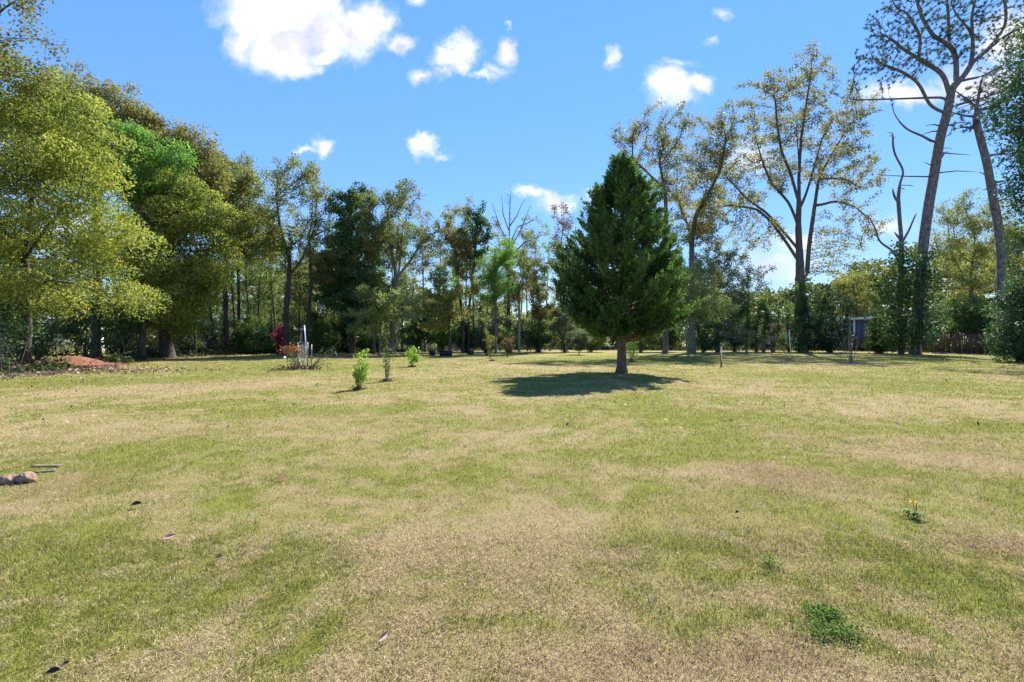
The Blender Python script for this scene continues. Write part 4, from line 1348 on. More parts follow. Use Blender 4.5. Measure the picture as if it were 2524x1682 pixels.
M_BLACK = rough_mat('black_plastic', [(.006, .006, .008), (.016, .016, .022)], 10, .45, .05)
M_STONE = rough_mat('reddish_stone', [(.09, .05, .034), (.22, .135, .095), (.36, .25, .18)], 9, .9, .6)
M_CLAY = rough_mat('red_clay_soil', [(.10, .032, .014), (.19, .068, .028), (.27, .115, .055)], 9, .95, .8)
M_SOIL = rough_mat('dark_soil', [(.02, .014, .01), (.06, .04, .028)], 20, .95, .6)
M_WOODP = rough_mat('weathered_plank', [(.06, .045, .038), (.16, .125, .10), (.28, .23, .19)], 5, .9, .5, (.4, 6, 6))


def house(label, x, D, w, d, hw, hr, wall, roof, windows, hip=.45, group='houses glimpsed beyond the trees'):
    base = np.array([(x - CX) * D / F, D, 0.0])
    t = thing('house', label, 'house', base, group)
    mb = MB()
    mb.box((0, d / 2, hw / 2), (w, d, hw))
    wl = mb.build('wall', wall, t)
    o = .45
    rx = w / 2 - hip * d / 2
    V = [(-w / 2 - o, -o, hw), (w / 2 + o, -o, hw), (w / 2 + o, d + o, hw), (-w / 2 - o, d + o, hw), (-rx, d / 2, hw + hr), (rx, d / 2, hw + hr),
         (-w / 2 - o, -o, hw + .18), (w / 2 + o, -o, hw + .18), (w / 2 + o, d + o, hw + .18), (-w / 2 - o, d + o, hw + .18)]
    mb = MB()
    mb.add(V, [(0, 1, 7, 6), (1, 2, 8, 7), (2, 3, 9, 8), (3, 0, 6, 9), (6, 7, 5, 4), (8, 9, 4, 5), (3, 2, 1, 0)], [(7, 8, 5), (9, 6, 4)])
    mb.build('roof', roof, t)
    for (wx, wz, ww, wh) in windows:
        mb = MB()
        for (cx, cz, sx, sz) in ((wx, wz + wh / 2, ww + .16, .09), (wx, wz - wh / 2, ww + .16, .09), (wx - ww / 2, wz, .09, wh - .09), (wx + ww / 2, wz, .09, wh - .09)):
            mb.box((cx, -.03, cz), (sx, .08, sz))
        f = mb.build('window', M_WHITE, t)
        mb = MB()
        mb.box((wx, -.012, wz), (ww - .1, .03, wh - .1))
        mb.build('pane', M_GLASS, f)
    return t


house('low house with pale grey hip roof behind the bare-limbed tree', 1236, 62, 13.5, 8, 2.1, 1.9, M_WHITE, M_ROOF, [(-4, 1.3, 1.3, 1.0), (3.5, 1.3, 1.6, 1.0), (5.5, 1.3, .8, 1.0)])
house('blue-white house wall showing between stems in the left wood', 520, 58, 6, 7, 2.9, 1.4, M_WHITE, M_ROOF, [(.6, 1.5, 1.1, 1.1)])
house('white house with dark roof seen above the pinkish azalea', 1920, 62, 7, 7, 3.5, 1.6, M_WHITE, M_ROOFD, [(-.4, 2.6, 1.0, .9)])
house('pale house fragment glimpsed through leaves at the far left edge', 40, 44, 6, 6, 2.2, 1.3, M_WHITE, M_ROOF, [(.5, 1.4, 1.0, 1.0)])


def lean_shed(label, x0, x1, D, ztop0, ztop1, d, wall, name='shed'):
    X0, X1 = (x0 - CX) * D / F, (x1 - CX) * D / F
    base = np.array([(X0 + X1) / 2, D, 0.0])
    t = thing(name, label, 'shed', base, 'sheds beyond the fence')
    w = X1 - X0
    mb = MB()
    V = [(-w / 2, 0, 0), (w / 2, 0, 0), (w / 2, d, 0), (-w / 2, d, 0), (-w / 2, 0, ztop0), (w / 2, 0, ztop1), (w / 2, d, ztop1), (-w / 2, d, ztop0)]
    mb.add(V, [(0, 1, 5, 4), (1, 2, 6, 5), (2, 3, 7, 6), (3, 0, 4, 7), (4, 5, 6, 7)])
    mb.build('wall', wall, t)
    mb = MB()
    o = .35
    sl = (ztop1 - ztop0) / w
    za, zb = ztop0 - sl * o, ztop1 + sl * o
    V = [(-w / 2 - o, -o, za), (w / 2 + o, -o, zb), (w / 2 + o, d + o, zb), (-w / 2 - o, d + o, za)]
    V += [(a, b, c + .26) for a, b, c in V]
    mb.add(V, [(0, 1, 5, 4), (1, 2, 6, 5), (2, 3, 7, 6), (3, 0, 4, 7), (4, 5, 6, 7), (3, 2, 1, 0)])
    mb.build('roof', M_PVC, t)
    for sx in (-1, 1):
        mb = MB()
        mb.box((sx * (w / 2 - .08), -.04, min(ztop0, ztop1) / 2), (.17, .07, min(ztop0, ztop1) - .05))
        mb.build('corner_trim', M_PVC, t)
    return t


lean_shed('slate grey shed with white sloping roof edge behind the picket fence', 2103, 2185, 53, 3.4, 3.5, 4, M_SLATE)
lean_shed('brown open shed with a white roof edge behind the chain-link gate', 742, 806, 47, 2.1, 2.0, 3.5, M_BROWN)


# ------------------------------------------------------------------ fences
def picket_fence():
    pts = [np.array([(2068 - CX) * 54 / F, 54.0, 0]), np.array([(2240 - CX) * 47.5 / F, 47.5, 0]), np.array([(2492 - CX) * 38.5 / F, 38.5, 0])]
    t = thing('picket_fence', 'weathered brown board fence with uneven pickets behind the tall pines', 'fence', pts[0])
    pk, rl = MB(), MB()
    for a, b in zip(pts[:-1], pts[1:]):
        L_ = np.linalg.norm(b - a)
        d = (b - a) / L_
        rz = math.atan2(d[1], d[0])
        nrm = np.array([d[1], -d[0], 0])
        n = int(L_ / .165)
        for i in range(n):
            if rng.random() < .05:
                continue
            c = a + d * (i + .5) * L_ / n - pts[0]
            h = 1.62 + rng.normal(0, .05)
            z0 = .07 + rng.uniform(0, .05)
            pk.box(c + nrm * .03 + np.array([0, 0, z0 + h / 2]), (.125, .022, h), rz, rng.normal(0, .018))
        for z in (.4, 1.3):
            rl.box((a + b) / 2 - pts[0] + np.array([0, 0, z]), (L_, .036, .09), rz)
        for i in range(int(L_ / 2.4) + 1):
            pb = MB()
            pb.box(a + d * min(L_ - .06, .05 + i * 2.4) - nrm * .07 - pts[0] + np.array([0, 0, .85]), (.09, .09, 1.7), rz)
            pb.build('post', M_FENCE, t)
    pk.build('picket_panel', M_FENCE, t)
    rl.build('rail', M_FENCE, t)


picket_fence()


def wire_mesh_panel(mb, w, z0, z1, sp, r, org, dirv):
    h = z1 - z0
    n = int((w + h) / sp)
    for s in (1, -1):
        for i in range(n):
            x0 = i * sp - h
            a, b = max(0.0, x0), min(w, x0 + h)
            if b - a < .02:
                continue
            za, zb = (z0 + (a - x0), z0 + (b - x0)) if s > 0 else (z1 - (a - x0), z1 - (b - x0))
            mb.tube([org + dirv * a + np.array([0, 0, za]), org + dirv * b + np.array([0, 0, zb])], r, 3, caps=False)


def chain_fence():
    a, b = np.array([(640 - CX) * 46 / F, 46.0, 0]), np.array([(1330 - CX) * 52.5 / F, 52.5, 0])
    t = thing('chain_link_fence', 'long grey chain-link fence along the far side below the magnolias', 'fence', a)
    L_ = np.linalg.norm(b - a)
    d = (b - a) / L_
    for i in range(int(L_ / 3) + 1):
        mb = MB()
        p = d * i * 3
        mb.tube([p + np.array([0, 0, -.02]), p + np.array([0, 0, 1.28])], .03, 8)
        mb.build('post', M_METAL, t)
    mb = MB()
    mb.tube([np.array([0, 0, 1.25]), d * L_ + np.array([0, 0, 1.25])], .021, 6)
    mb.build('top_rail', M_METAL, t)
    mb = MB()
    wire_mesh_panel(mb, L_, .05, 1.22, .11, .0028, np.array([0, 0, 0.]) + np.array([0, -.03, 0]), d)
    mb.build('wire_mesh', M_METAL, t)


chain_fence()


def gate():
    D = depth(908)
    base = G(749, 908)
    t = thing('chain_link_gate', 'small galvanised chain-link gate panel standing in the tangled rose bush', 'gate', base)
    w, h = 30 * D / F, 63 * D / F
    mb = MB()
    for x in (-w / 2, w / 2 - .10):
        mb.tube([(x, 0, -.03), (x, 0, h - .02)], .019, 8)
    for z in (h, h - .085):
        mb.tube([(-w / 2 - .02, 0, z), (w / 2 - .08, 0, z)], .017, 8)
    mb.tube([(-w / 2, 0, .12), (w / 2 - .1, 0, .12)], .014, 8)
    mb.tube([(w / 2 - .02, .22, -.03), (w / 2 - .02, .22, h * .92)], .02, 8)
    mb.build('frame', M_METAL, t, True)
    mb = MB()
    wire_mesh_panel(mb, w - .1, .12, h - .085, .055, .0032, np.array([-w / 2, -.012, 0.]), np.array([1.0, 0, 0]))
    mb.build('wire_mesh', M_METAL, t)


gate()


def pole(name, label, cat, top, foot, D, r, mat, cap=True, Dtop=None):
    b = P(foot[0], foot[1], D)
    b[2] = 0.0
    a = P(top[0], top[1], Dtop or D)
    t = thing(name, label, cat, b)
    mb = MB()
    mb.tube([np.array([0, 0, -.03]), (a - b) * .5 + np.array([.01, 0, 0]), a - b], r, 10)
    mb.build('pipe', mat, t, True)
    if cap:
        mb = MB()
        v = unit(a - b)
        mb.tube([(a - b) - v * .05, (a - b) + v * .012], r * 1.35, 10)
        mb.build('cap', mat, t, True)
    return t


pole('plastic_pipe', 'leaning white plastic pipe standing behind the chain-link gate', 'pipe', (750, 803), (757, 905), 21.9, .022, M_PVC)
pole('marker_pole', 'slim upright white pole on the lawn before the dark shrubs', 'pole', (1945.5, 813), (1949, 886), depth(886), .021, M_PVC)
pole('leaning_stake', 'short thin pale stake leaning near the foot of the far shrubs', 'stake', (1924, 846), (1934, 868), depth(870), .03, BM['pale'], False)
pole('white_stake', 'broken white stake leaning on the litter right of the gate', 'stake', (826, 866), (832, 880), depth(880), .035, M_PVC, False)


# ------------------------------------------------------------------ planter tubs
def tub(label, x, row, w, h):
    D = depth(row)
    base = np.array([(x - CX) * D / F, D, 0.0])
    t = thing('planter_tub', label, 'planter', base, 'black planter tubs by the far fence')
    W_, H_ = w * D / F, h * D / F
    d_ = .42
    mb = MB()
    a, b, r = W_ / 2 * .9, W_ / 2, .035
    o = [(-a, -d_ / 2 * .9, 0), (a, -d_ / 2 * .9, 0), (a, d_ / 2 * .9, 0), (-a, d_ / 2 * .9, 0), (-b, -d_ / 2, H_), (b, -d_ / 2, H_), (b, d_ / 2, H_), (-b, d_ / 2, H_)]
    i_ = [(-b + r, -d_ / 2 + r, H_), (b - r, -d_ / 2 + r, H_), (b - r, d_ / 2 - r, H_), (-b + r, d_ / 2 - r, H_), (-b + r, -d_ / 2 + r, H_ - .07), (b - r, -d_ / 2 + r, H_ - .07), (b - r, d_ / 2 - r, H_ - .07), (-b + r, d_ / 2 - r, H_ - .07)]
    mb.add(o + i_, [(0, 1, 5, 4), (1, 2, 6, 5), (2, 3, 7, 6), (3, 0, 4, 7), (4, 5, 9, 8), (5, 6, 10, 9), (6, 7, 11, 10), (7, 4, 8, 11), (8, 9, 13, 12), (9, 10, 14, 13), (10, 11, 15, 14), (11, 8, 12, 15), (3, 2, 1, 0)])
    mb.build('tub', M_BLACK, t)
    mb = MB()
    for (cx, cy, sx, sy) in ((0, -d_ / 2 - .012, W_ + .05, .024), (0, d_ / 2 + .012, W_ + .05, .024), (-b - .012, 0, .024, d_), (b + .012, 0, .024, d_)):
        mb.box((cx, cy, H_ - .035), (sx, sy, .05))
    mb.build('rim', M_BLACK, t)
    mb = MB()
    mb.box((0, 0, H_ - .085), (W_ - 2 * r - .01, d_ - 2 * r - .01, .04))
    mb.build('soil', M_SOIL, t)


tub('small black tub, first from the pale grey twin trunk', 1066, 876, 14, 11)
tub('black tub joined left of a twin, right after the first tub', 1091, 878, 15, 13)
tub('black tub joined right of a twin, standing slightly proud', 1106.5, 878, 15, 12.5)
tub('black tub alone between the joined pair and the last tub', 1160, 875, 16, 11)
tub('black tub nearest the small leaning sapling', 1203, 875, 16, 11)

# ------------------------------------------------------------------ young plants on the lawn


def young(label, x, row, lm, stems, leafn, L, W, cat='young plant', name='young_shrub', r=.007, spread=.05, low=.25, tips=.0, ground_tuft=True, bm='twig', vb=.5, sub=3):
    """stems: list of (top px, top row, lateral bow) ; leaves sit along each stem above fraction low"""
    D = depth(row)
    base = G(x, row)
    t = thing(name, label, cat, base)
    mb, pos, dirs = MB(), [], []
    for (tx, ty, bow) in stems:
        tip = P(tx, ty, D) - base
        dz = rng.normal(0, .12) * np.linalg.norm(tip)
        p0 = np.array([rng.normal(0, .03), rng.normal(0, .03), -.02])
        s = np.linspace(0, 1, 7)[:, None]
        pts = p0 * (1 - s) + tip * s + np.array([bow, dz, 0]) * (s * (1 - s) * 2) + np.array([0, dz, 0]) * s
        mb.tube(pts, np.linspace(r, r * .35, 7), 5, caps=False)
        br = [pts]
        for _ in range(sub):
            i = rng.integers(2, 6)
            q = pts[i]
            e = q + np.array([rng.normal(0, .14), rng.normal(0, .14), rng.uniform(.05, .22)]) * np.linalg.norm(tip)
            b2 = np.array([q, (q + e) / 2 + rng.normal(0, .015, 3), e])
            mb.tube(b2, [r * .5, r * .35, r * .22], 4, caps=False)
            br.append(b2)
        for b2 in br:
            m = int(leafn / (1 + .5 * (b2 is not pts)))
            f = rng.uniform(low if b2 is pts else .2, 1, m) ** (1 - tips)
            ss = np.linspace(0, 1, len(b2))
            c = np.stack([np.interp(f, ss, b2[:, j]) for j in range(3)], -1)
            pos.append(c + rng.normal(0, spread, (m, 3)))
            dirs.append(np.tile(unit(b2[-1] - b2[0]), (m, 1)))
    mb.build('stems', BM[bm], t)
    if leafn:
        pos, dirs = np.vstack(pos), np.vstack(dirs)
        pos[:, 2] = np.maximum(pos[:, 2], .02)
        obj('leaves', leaves_mesh('leaves', pos, L, W, vb + rng.normal(0, .22, len(pos)), dirs=dirs, dspread=.9), LM[lm], t)
    if ground_tuft:
        m = 160
        p = np.column_stack([rng.normal(0, .10, m), rng.normal(0, .09, m), np.abs(rng.normal(.02, .04, m))])
        obj('dead_leaves', leaves_mesh('dead_leaves', p, .07, .03, rng.uniform(0, .5, m), up=.5), LM['litter'], t)
    return t


young('tallest lime-green young shrub, nearest of the row on the lawn', 884, 961, 'lime', [(876, 905, 0), (890, 868, -.05), (905, 858, -.1), (898, 862, -.06), (886, 872, -.02), (908, 866, -.08), (870, 915, .02), (900, 895, .03), (893, 905, .02), (880, 890, 0), (898, 918, 0), (906, 905, .02), (885, 915, 0), (872, 898, 0), (905, 920, 0)],
      15, .08, .034, low=.35, spread=.035)
young('scraggly twiggy young shrub with few leaves, second in the row on the lawn', 953, 941, 'mid', [(946, 862, 0), (952, 852, .02), (960, 856, 0), (964, 878, 0), (940, 855, .03), (957, 890, 0), (948, 895, .02), (962, 905, 0), (950, 870, -.02)], 9, .07, .035, low=.35, vb=.8, r=.009)
young('round-headed lime-green young shrub, farthest of the row on the lawn', 1016, 905, 'lime', [(1002, 870, 0), (1012, 858, 0), (1022, 856, 0), (1030, 866, 0), (1006, 864, 0), (1026, 874, 0), (1016, 866, 0), (1032, 875, 0), (1020, 872, 0)], 17, .11, .055, low=.6, spread=.06)
young('lone thin lime-leaved sapling behind the cedar trunk on the right', 1557, 892, 'lime', [(1550, 838, 0), (1560, 830, 0), (1570, 840, 0), (1546, 850, 0), (1566, 852, 0)], 22, .12, .06, name='sapling', cat='sapling', spread=.12, low=.3, r=.012)
young('small leaning sapling with brownish leaves right of the black tubs', 1214, 890, 'brown', [(1207, 862, 0)], 0, .1, .05, name='sapling', cat='sapling', r=.028, sub=0, bm='dark')
tree('young_tree', 'thin young tree with tan and olive leaves over the leaning sapling stem', 'tree', 1207, 32, [(1205, 860), (1202, 830)], [(1203, 815, 18, 28), (1195, 790, 10, 18), (1212, 840, 16, 16)], .025, .006, 70, leaf=(3, .1, .1, .06), lm='olive', bm='twig')
tree('young_tree', 'low spreading young tree with russet and grey twigs near the far margin', 'tree', 1252, depth(882), [(1250, 868)], [(1255, 845, 28, 22), (1245, 830, 20, 18)], .03, .006, 90, leaf=(2, .1, .1, .06), lm='brown', bm='dark', vbase=.5)
young('short bare crooked whip with a white tag right of the cedar', 1779, 905, 'brown', [(1780, 870, .05), (1776, 876, -.02)], 3, .06, .03, name='sapling', cat='sapling', r=.022, sub=1, bm='dark', low=.8, ground_tuft=False)
pole('plant_tag', 'small white tag tied to the short crooked whip', 'tag', (1778, 877), (1778, 884), depth(904.5), .028, M_PVC, False).location.z = 0.39


def bare_sapling():
    t = young('leafless forked sapling with fanned pale twigs before the grey shed', 2098, 897, 'brown',
              [(2100, 772, 0), (2086, 790, 0), (2068, 792, .08), (2094, 778, 0), (2106, 785, 0), (2090, 840, 0), (2082, 800, .05), (2110, 840, 0), (2103, 800, 0)], 0, .1, .05, name='bare_sapling', cat='sapling', r=.014, sub=1, bm='pale', ground_tuft=False)
    D = depth(897)
    mb = MB()
    mb.tube([(0, 0, -.03), (.0, .0, .5), (.03, 0, 1.03)], [.034, .03, .028], 8)
    mb.build('trunk', BM['twig'], t, True)
    mb = MB()
    mb.tube([(.03, 0, 1.0), (.03, 0, 1.07)], [.05, .045], 8)
    mb.build('tie', M_PVC, t, True)
    q = rng.uniform(0, 6.28, 260)
    rr = rng.normal(.42, .08, 260)
    obj('mulch_ring', leaves_mesh('mulch_ring', np.column_stack([np.cos(q) * rr, np.sin(q) * rr, np.full(260, .03)]), .14, .09, rng.uniform(.5, 1, 260), up=2), LM['litter'], t)


bare_sapling()


def rose_bush():
    row = 911
    D = depth(row)
    base = G(738, row)
    t = thing('rose_bush', 'tangled arching rose bush with orange-brown leaves round the chain-link gate', 'shrub', base)
    mb, pos = MB(), []
    for k in range(46):
        a = rng.uniform(-1, 1)
        tx, ty = (738 + rng.uniform(-45, 95), rng.uniform(850, 905)) if k > 12 else (rng.uniform(705, 735), rng.uniform(852, 875))
        tip = P(tx, ty, D) - base
        tip[1] = rng.normal(0, .35)
        p0 = np.array([tip[0] * .35 + rng.normal(0, .15), rng.normal(0, .15), 0])
        s = np.linspace(0, 1, 7)[:, None]
        pts = p0 * (1 - s) + tip * s + np.array([0, 0, rng.uniform(.1, .4)]) * (s * (1 - s) * 2)
        mb.tube(pts, np.linspace(.011, .004, 7), 4, caps=False)
        m = 3
        pos.append(pts[rng.integers(3, 7, m)] + rng.normal(0, .04, (m, 3)))
    mb.build('stems', BM['twig'], t)
    obj('leaves', leaves_mesh('leaves', np.maximum(np.vstack(pos), [-9, -9, .02]), .08, .05, rng.uniform(.2, .8, sum(map(len, pos)))), LM['mid'], t)
    c = P(718, 862, D) - base
    p = c + rng.normal(0, 1, (230, 3)) * np.array([.22, .18, .11])
    obj('reddish_leaves', leaves_mesh('reddish_leaves', p, .10, .06, rng.uniform(.2, 1, 230)), LM['red'], t)
    n = 420
    p = np.column_stack([rng.normal(-.05, .5, n), rng.normal(0, .3, n), np.abs(rng.normal(.05, .09, n))])
    obj('dead_leaves', leaves_mesh('dead_leaves', p, .10, .05, rng.uniform(0, .55, n)), LM['litter'], t)


rose_bush()


def dead_branches():
    D = 44.0
    b = np.array([(1860 - CX) * D / F, D, 0.0])
    t = thing('dead_branches', 'grey arching dead branches sagging in front of the dark shrubs', 'branch', b)
    w = MB()
    for k in range(16):
        x0, y0 = 1750 + rng.uniform(0, 60), 800 + rng.uniform(-25, 25)
        x1, y1 = 1830 + rng.uniform(-10, 100), 836 + rng.uniform(-8, 8)
        p0, p1 = P(x0, y0, D + rng.normal(0, .4)), P(x1, y1, D + rng.normal(0, .4))
        s = np.linspace(0, 1, 9)[:, None]
        pts = p0 * (1 - s) + p1 * s - np.array([0, 0, rng.uniform(.3, .7)]) * (s * (1 - s) * 2.4)
        w.tube(pts - b, np.linspace(.032, .012, 9), 5)
        for _ in range(3):
            i = rng.integers(1, 7)
            w.tube(np.array([pts[i], pts[i] + np.array([rng.normal(0, .4), rng.normal(0, .2), rng.normal(0, .3)])]) - b, [.014, .006], 4)
    for x in (1878, 1884):
        q = P(x, 836, D)
        w.tube([np.array([q[0], D, -.02]) - b, q - b], [.03, .025], 5)
    w.build('branches', BM['twig'], t)


dead_branches()

# ------------------------------------------------------------------ mounds, stones, small things


def lump(name, label, cat, c, size, mat, seed, sub=4, rough=.25, fl=1.6, rot=0.0):
    import bmesh
    bm = bmesh.new()
    bmesh.ops.create_icosphere(bm, subdivisions=sub, radius=1)
    V = np.array([v.co[:] for v in bm.verts])
    Fc = np.array([[v.index for v in f.verts] for f in bm.faces])
    bm.free()
    n = fbm(V[:, 0] * fl + V[:, 2] * fl * .7 + 9, V[:, 1] * fl - V[:, 2] * fl * .6 + 5, seed, 4) - .5
    V = V * (1 + rough * 2 * n)[:, None] * np.asarray(size)
    cr, sr = math.cos(rot), math.sin(rot)
    V = np.column_stack([V[:, 0] * cr - V[:, 1] * sr, V[:, 0] * sr + V[:, 1] * cr, V[:, 2]])
    me = make_mesh(name, V, [Fc], smooth=True)
    o = obj(name, me, mat)
    o.location = tuple(float(q) for q in c)
    return tag(o, label, cat)


def clay_mound(name, label, c, rx, ry, h, seed):
    n = 90
    u = np.linspace(-1, 1, n)
    A, B = np.meshgrid(u, u, indexing='ij')
    r = np.sqrt(A ** 2 + B ** 2)
    z = h * np.clip(np.exp(-3.2 * r ** 1.8) - .04, -.05, 1) * (1 + .5 * (fbm(A * 3 + 4, B * 3 + 2, seed) - .5)) + .16 * h * (fbm(A * 11, B * 11, seed + 3) - .5) * (r < .85)
    V = np.stack([A * rx, B * ry, np.where(r < .98, z, -.06)], -1).reshape(-1, 3)
    i = np.arange(n - 1)[:, None] * n + np.arange(n - 1)[None]
    me = make_mesh(name, V, [np.stack([i, i + n, i + n + 1, i + 1], -1).reshape(-1, 4)], smooth=True)
    o = obj(name, me, M_CLAY)
    o.location = tuple(float(q) for q in c)
    tag(o, label, 'mound')


clay_mound('clay_mound', 'larger rust-red clay soil mound at the lawn edge below the laurels', G(176, 903), 2.5, 2.0, .54, 11)
clay_mound('clay_mound', 'small flat red clay heap among leaves near the left picture edge', G(44, 910), .7, .6, .2, 12)

lump('stone', 'larger pinkish fieldstone with a flat sunlit face on the left lawn', 'stone', G(47, 1194) + np.array([0, .06, .035]), (.085, .062, .06), M_STONE, 4, rough=.3)
lump('stone', 'smaller browner stone cut by the left picture edge', 'stone', G(6, 1196) + np.array([0, .05, .03]), (.07, .06, .05), M_STONE, 8, rough=.3)


def plank(name, label, cat, px, row, size, rz, z, tilt=0.0):
    mb = MB()
    n = 14
    s = np.linspace(-.5, .5, n)
    jag = rng.normal(0, size[1] * .08, (n, 2))
    V = []
    for i in range(n):
        for (yy, zz) in ((-.5, 0), (.5, 0), (.5, 1), (-.5, 1)):
            V.append((s[i] * size[0], yy * size[1] + jag[i, 0 if yy < 0 else 1], zz * size[2]))
    Fq = []
    for i in range(n - 1):
        for k in range(4):
            Fq.append((i * 4 + k, i * 4 + (k + 1) % 4, i * 4 + 4 + (k + 1) % 4, i * 4 + 4 + k))
    Fq += [(3, 2, 1, 0), tuple((n - 1) * 4 + k for k in range(4))]
    mb.add(V, Fq)
    o = mb.build(name, M_WOODP)
    b = G(px, row)
    o.location = (b[0], b[1], z)
    o.rotation_euler = (0, tilt, rz)
    return tag(o, label, cat)


plank('plank', 'half-buried rotten plank lying above the pinkish stone', 'plank', 115, 1151, (.26, .05, .02), .08, -.004)
plank('plank', 'shorter splintered plank lying nearest the pinkish stone', 'plank', 112, 1164, (.17, .035, .018), .34, -.004)


def fallen_leaf(label, px, row, L, W, mat, rz, curl=.35, tilt=.3, name='fallen_leaf'):
    n, m = 9, 5
    s = np.linspace(0, 1, n)
    hw = np.sin(np.pi * np.clip(s * .96 + .03, 0, 1)) ** .8
    V = []
    for i in range(n):
        for j in range(m):
            q = (j / (m - 1) - .5) * 2
            V.append(((s[i] - .5) * L, q * hw[i] * W / 2, curl * W * q * q * hw[i] + .18 * L * (s[i] - .5) ** 2 + rng.normal(0, .012 * W)))
    Fq = [(i * m + j, i * m + j + 1, (i + 1) * m + j + 1, (i + 1) * m + j) for i in range(n - 1) for j in range(m - 1)]
    mb = MB()
    mb.add(V, Fq)
    mb.tube([(-L * .5, 0, 0), (-L * .68, .004, .012)], [.0018, .0012], 4)
    o = mb.build(name, mat, None, True)
    b = G(px, row)
    o.location = (b[0], b[1], .028)
    o.rotation_euler = (tilt, -.15, rz)
    return tag(o, label, 'leaf')


M_LPINK = rough_mat('dry_leaf_pink', [(.30, .16, .12), (.48, .30, .24)], 40, .7, .1)
M_LBLK = rough_mat('dry_leaf_black', [(.012, .009, .008), (.035, .025, .02)], 40, .7, .1)
M_LTAN = rough_mat('dry_leaf_tan', [(.16, .12, .09), (.30, .24, .18)], 40, .7, .1)
M_LRUST = rough_mat('dry_leaf_rust', [(.2, .08, .05), (.42, .2, .13)], 40, .7, .1)
fallen_leaf('pinkish dry leaf standing bright on the green left lawn', 417, 1335, .075, .032, M_LPINK, .7, .3, .5)
fallen_leaf('small curled orange-pink leaf right of the pinkish leaf', 540, 1386, .04, .026, M_LRUST, .2, .5)
fallen_leaf('crumpled black leaf on the green left lawn', 337, 1253, .07, .035, M_LBLK, .3, .6, .4)
fallen_leaf('pale grey-tan leaf on its edge low in the middle foreground', 944, 1586, .06, .022, M_LTAN, 1.1, .4, .9)
fallen_leaf('flat dark leaf sliver lying in the centre lawn', 1530, 1361, .06, .014, M_LBLK, .05, .2, .1)
fallen_leaf('small dark curled leaf on the right lawn', 1817, 1273, .035, .022, M_LBLK, .4, .6, .4)
fallen_leaf('dark leaf cut by the bottom left picture edge', 130, 1676, .05, .03, M_LBLK, .3, .4, .2)
fallen_leaf('little black leaf near the bottom left corner', 162, 1655, .025, .016, M_LBLK, 1.0, .5, .4)


def pinecone():
    b = G(695, 1186)
    t = thing('pine_cone', 'brown open pine cone with twig lying on the left lawn', 'pine cone', b + np.array([0, 0, .03]))
    pos, V, Fq = [], [], []
    mb = MB()
    for i in range(70):
        f = i / 70
        a = i * 2.4
        r = .030 * math.sin(math.pi * (.12 + .84 * f)) + .004
        z = -.035 + .075 * f
        c = np.array([z, math.cos(a) * r, math.sin(a) * r])
        d = np.array([.4, math.cos(a), math.sin(a)])
        d = d / np.linalg.norm(d)
        s = np.cross(d, [1, 0, 0])
        s = s / np.linalg.norm(s)
        mb.add([c * np.array([1, .4, .4]), c + s * .006, c + d * .009, c - s * .006], [(0, 1, 2, 3)])
    mb.build('scales', M_LRUST, t)
    mb = MB()
    mb.tube([(-.03, 0, 0), (-.08, .005, -.022), (-.13, 0, -.027)], [.004, .0035, .002], 5)
    mb.build('twig', M_LBLK, t)


pinecone()


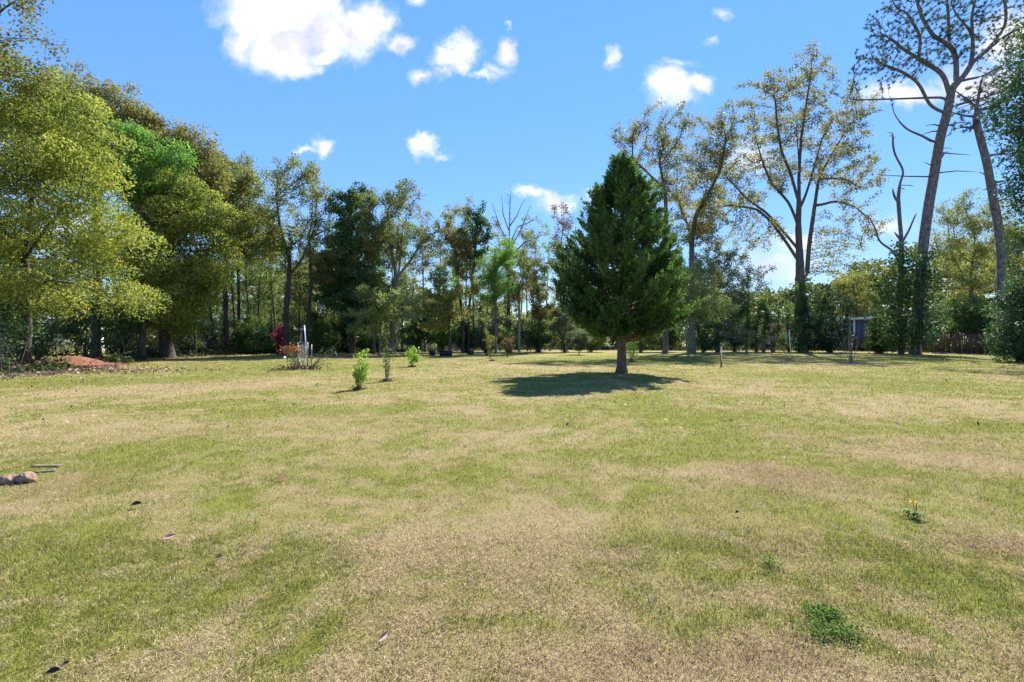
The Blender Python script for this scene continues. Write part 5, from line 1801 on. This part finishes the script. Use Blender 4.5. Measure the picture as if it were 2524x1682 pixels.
def dandelion():
    b = G(2252, 1276)
    t = thing('dandelion', 'yellow flowering dandelion with a leaf rosette on the right lawn', 'flower', b)
    M_Y = rough_mat('petal_yellow', [(.75, .5, .01), (.85, .65, .02)], 30, .6, 0)
    D = b[1]
    for (x, y, R, n) in ((2250, 1240, .026, 70), (2259, 1243, .008, 16)):
        h = P(x, y, D) - b
        mb = MB()
        mb.tube([np.zeros(3), h * .5 + np.array([.008, 0, 0]), h], [.0028, .0025, .0025], 6)
        s = mb.build('stalk', LM['mid'] if n < 20 else M_LRUST, t)
        mb = MB()
        for i in range(n):
            a = rng.uniform(0, 6.28)
            u = rng.uniform(.1, .9)
            d = np.array([math.cos(a) * u, math.sin(a) * u, 1.05 - u * .85])
            sd_ = np.array([-math.sin(a), math.cos(a), 0]) * .0028
            mb.add([h - sd_ * .5, h + sd_ * .5, h + d * R + sd_, h + d * R - sd_], [(0, 1, 2, 3)])
        mb.build('flower_head' if n > 20 else 'bud', M_Y if n > 20 else BM['dark'], t)
    pos, F4 = [], []
    mb = MB()
    for i in range(16):
        a = rng.uniform(0, 6.28)
        L_ = rng.uniform(.06, .11)
        d = np.array([math.cos(a), math.sin(a), 0])
        sd_ = np.array([-math.sin(a), math.cos(a), 0])
        zz = rng.uniform(.02, .05)
        pts = [(0, .004), (.35, .009), (.5, .006), (.7, .013), (.85, .008), (1, .001)]
        V, Fq = [], []
        for q, (f, w) in enumerate(pts):
            c = d * L_ * f + np.array([0, 0, .01 + zz * math.sin(f * 2.6)])
            V += [c - sd_ * w, c + sd_ * w]
            if q:
                Fq.append((2 * q - 2, 2 * q - 1, 2 * q + 1, 2 * q))
        mb.add(V, Fq)
    me = mb.mesh('leaves')
    at = me.attributes.new('v', 'FLOAT', 'POINT')
    at.data.foreach_set('value', np.full(len(me.vertices), .55, dtype=np.float32))
    obj('leaves', me, LM['clover'], t)


dandelion()


def clover(label, px, row, rx, ry, n, L=.011):
    b = G(px, row)
    k = b[1] / F
    t = thing('clover_patch', label, 'clover', b)
    q = rng.normal(0, .5, (n, 2))
    dd = fbm(q[:, 0] * 3 + 7, q[:, 1] * 3 + px, 61)
    q = q[dd > .42]
    n = len(q)
    z = np.abs(rng.normal(.022, .012, n)) + .004
    p = np.column_stack([q[:, 0] * rx * k, q[:, 1] * ry * b[1] ** 2 / (H * F), z])
    obj('leaves', leaves_mesh('leaves', p, L, L * .8, .45 + rng.normal(0, .25, n), up=1.2), LM['clover'], t)


clover('vivid green clover clump, round one in the right foreground', 2030, 1522, 44, 20, 1500)
clover('straggling vivid green weed patch just below the round clover clump', 2050, 1566, 80, 26, 1300)
clover('little bright weed tuft on the tan lawn beside the bare patch', 1903, 1398, 22, 14, 320)

# pale garden ornament and ball at the far margin
lump('ball', 'small white ball resting at the lawn margin left of the rose bush', 'ball', G(701, 886) + np.array([0, 0, .09]), (.10, .10, .10), M_PVC, 3, sub=3, rough=.02)


def bench():
    D = 46.5
    b = np.array([(1893 - CX) * D / F, D, 0.0])
    t = thing('bench', 'small pale concrete bench in shade among the leaf litter', 'bench', b)
    mb = MB()
    mb.box((0, 0, .44), (1.25, .4, .09))
    mb.build('seat', BM['pale'], t)
    for x in (-.4, .4):
        mb = MB()
        mb.box((x, 0, .195), (.14, .32, .39))
        mb.build('leg', BM['pale'], t)


bench()
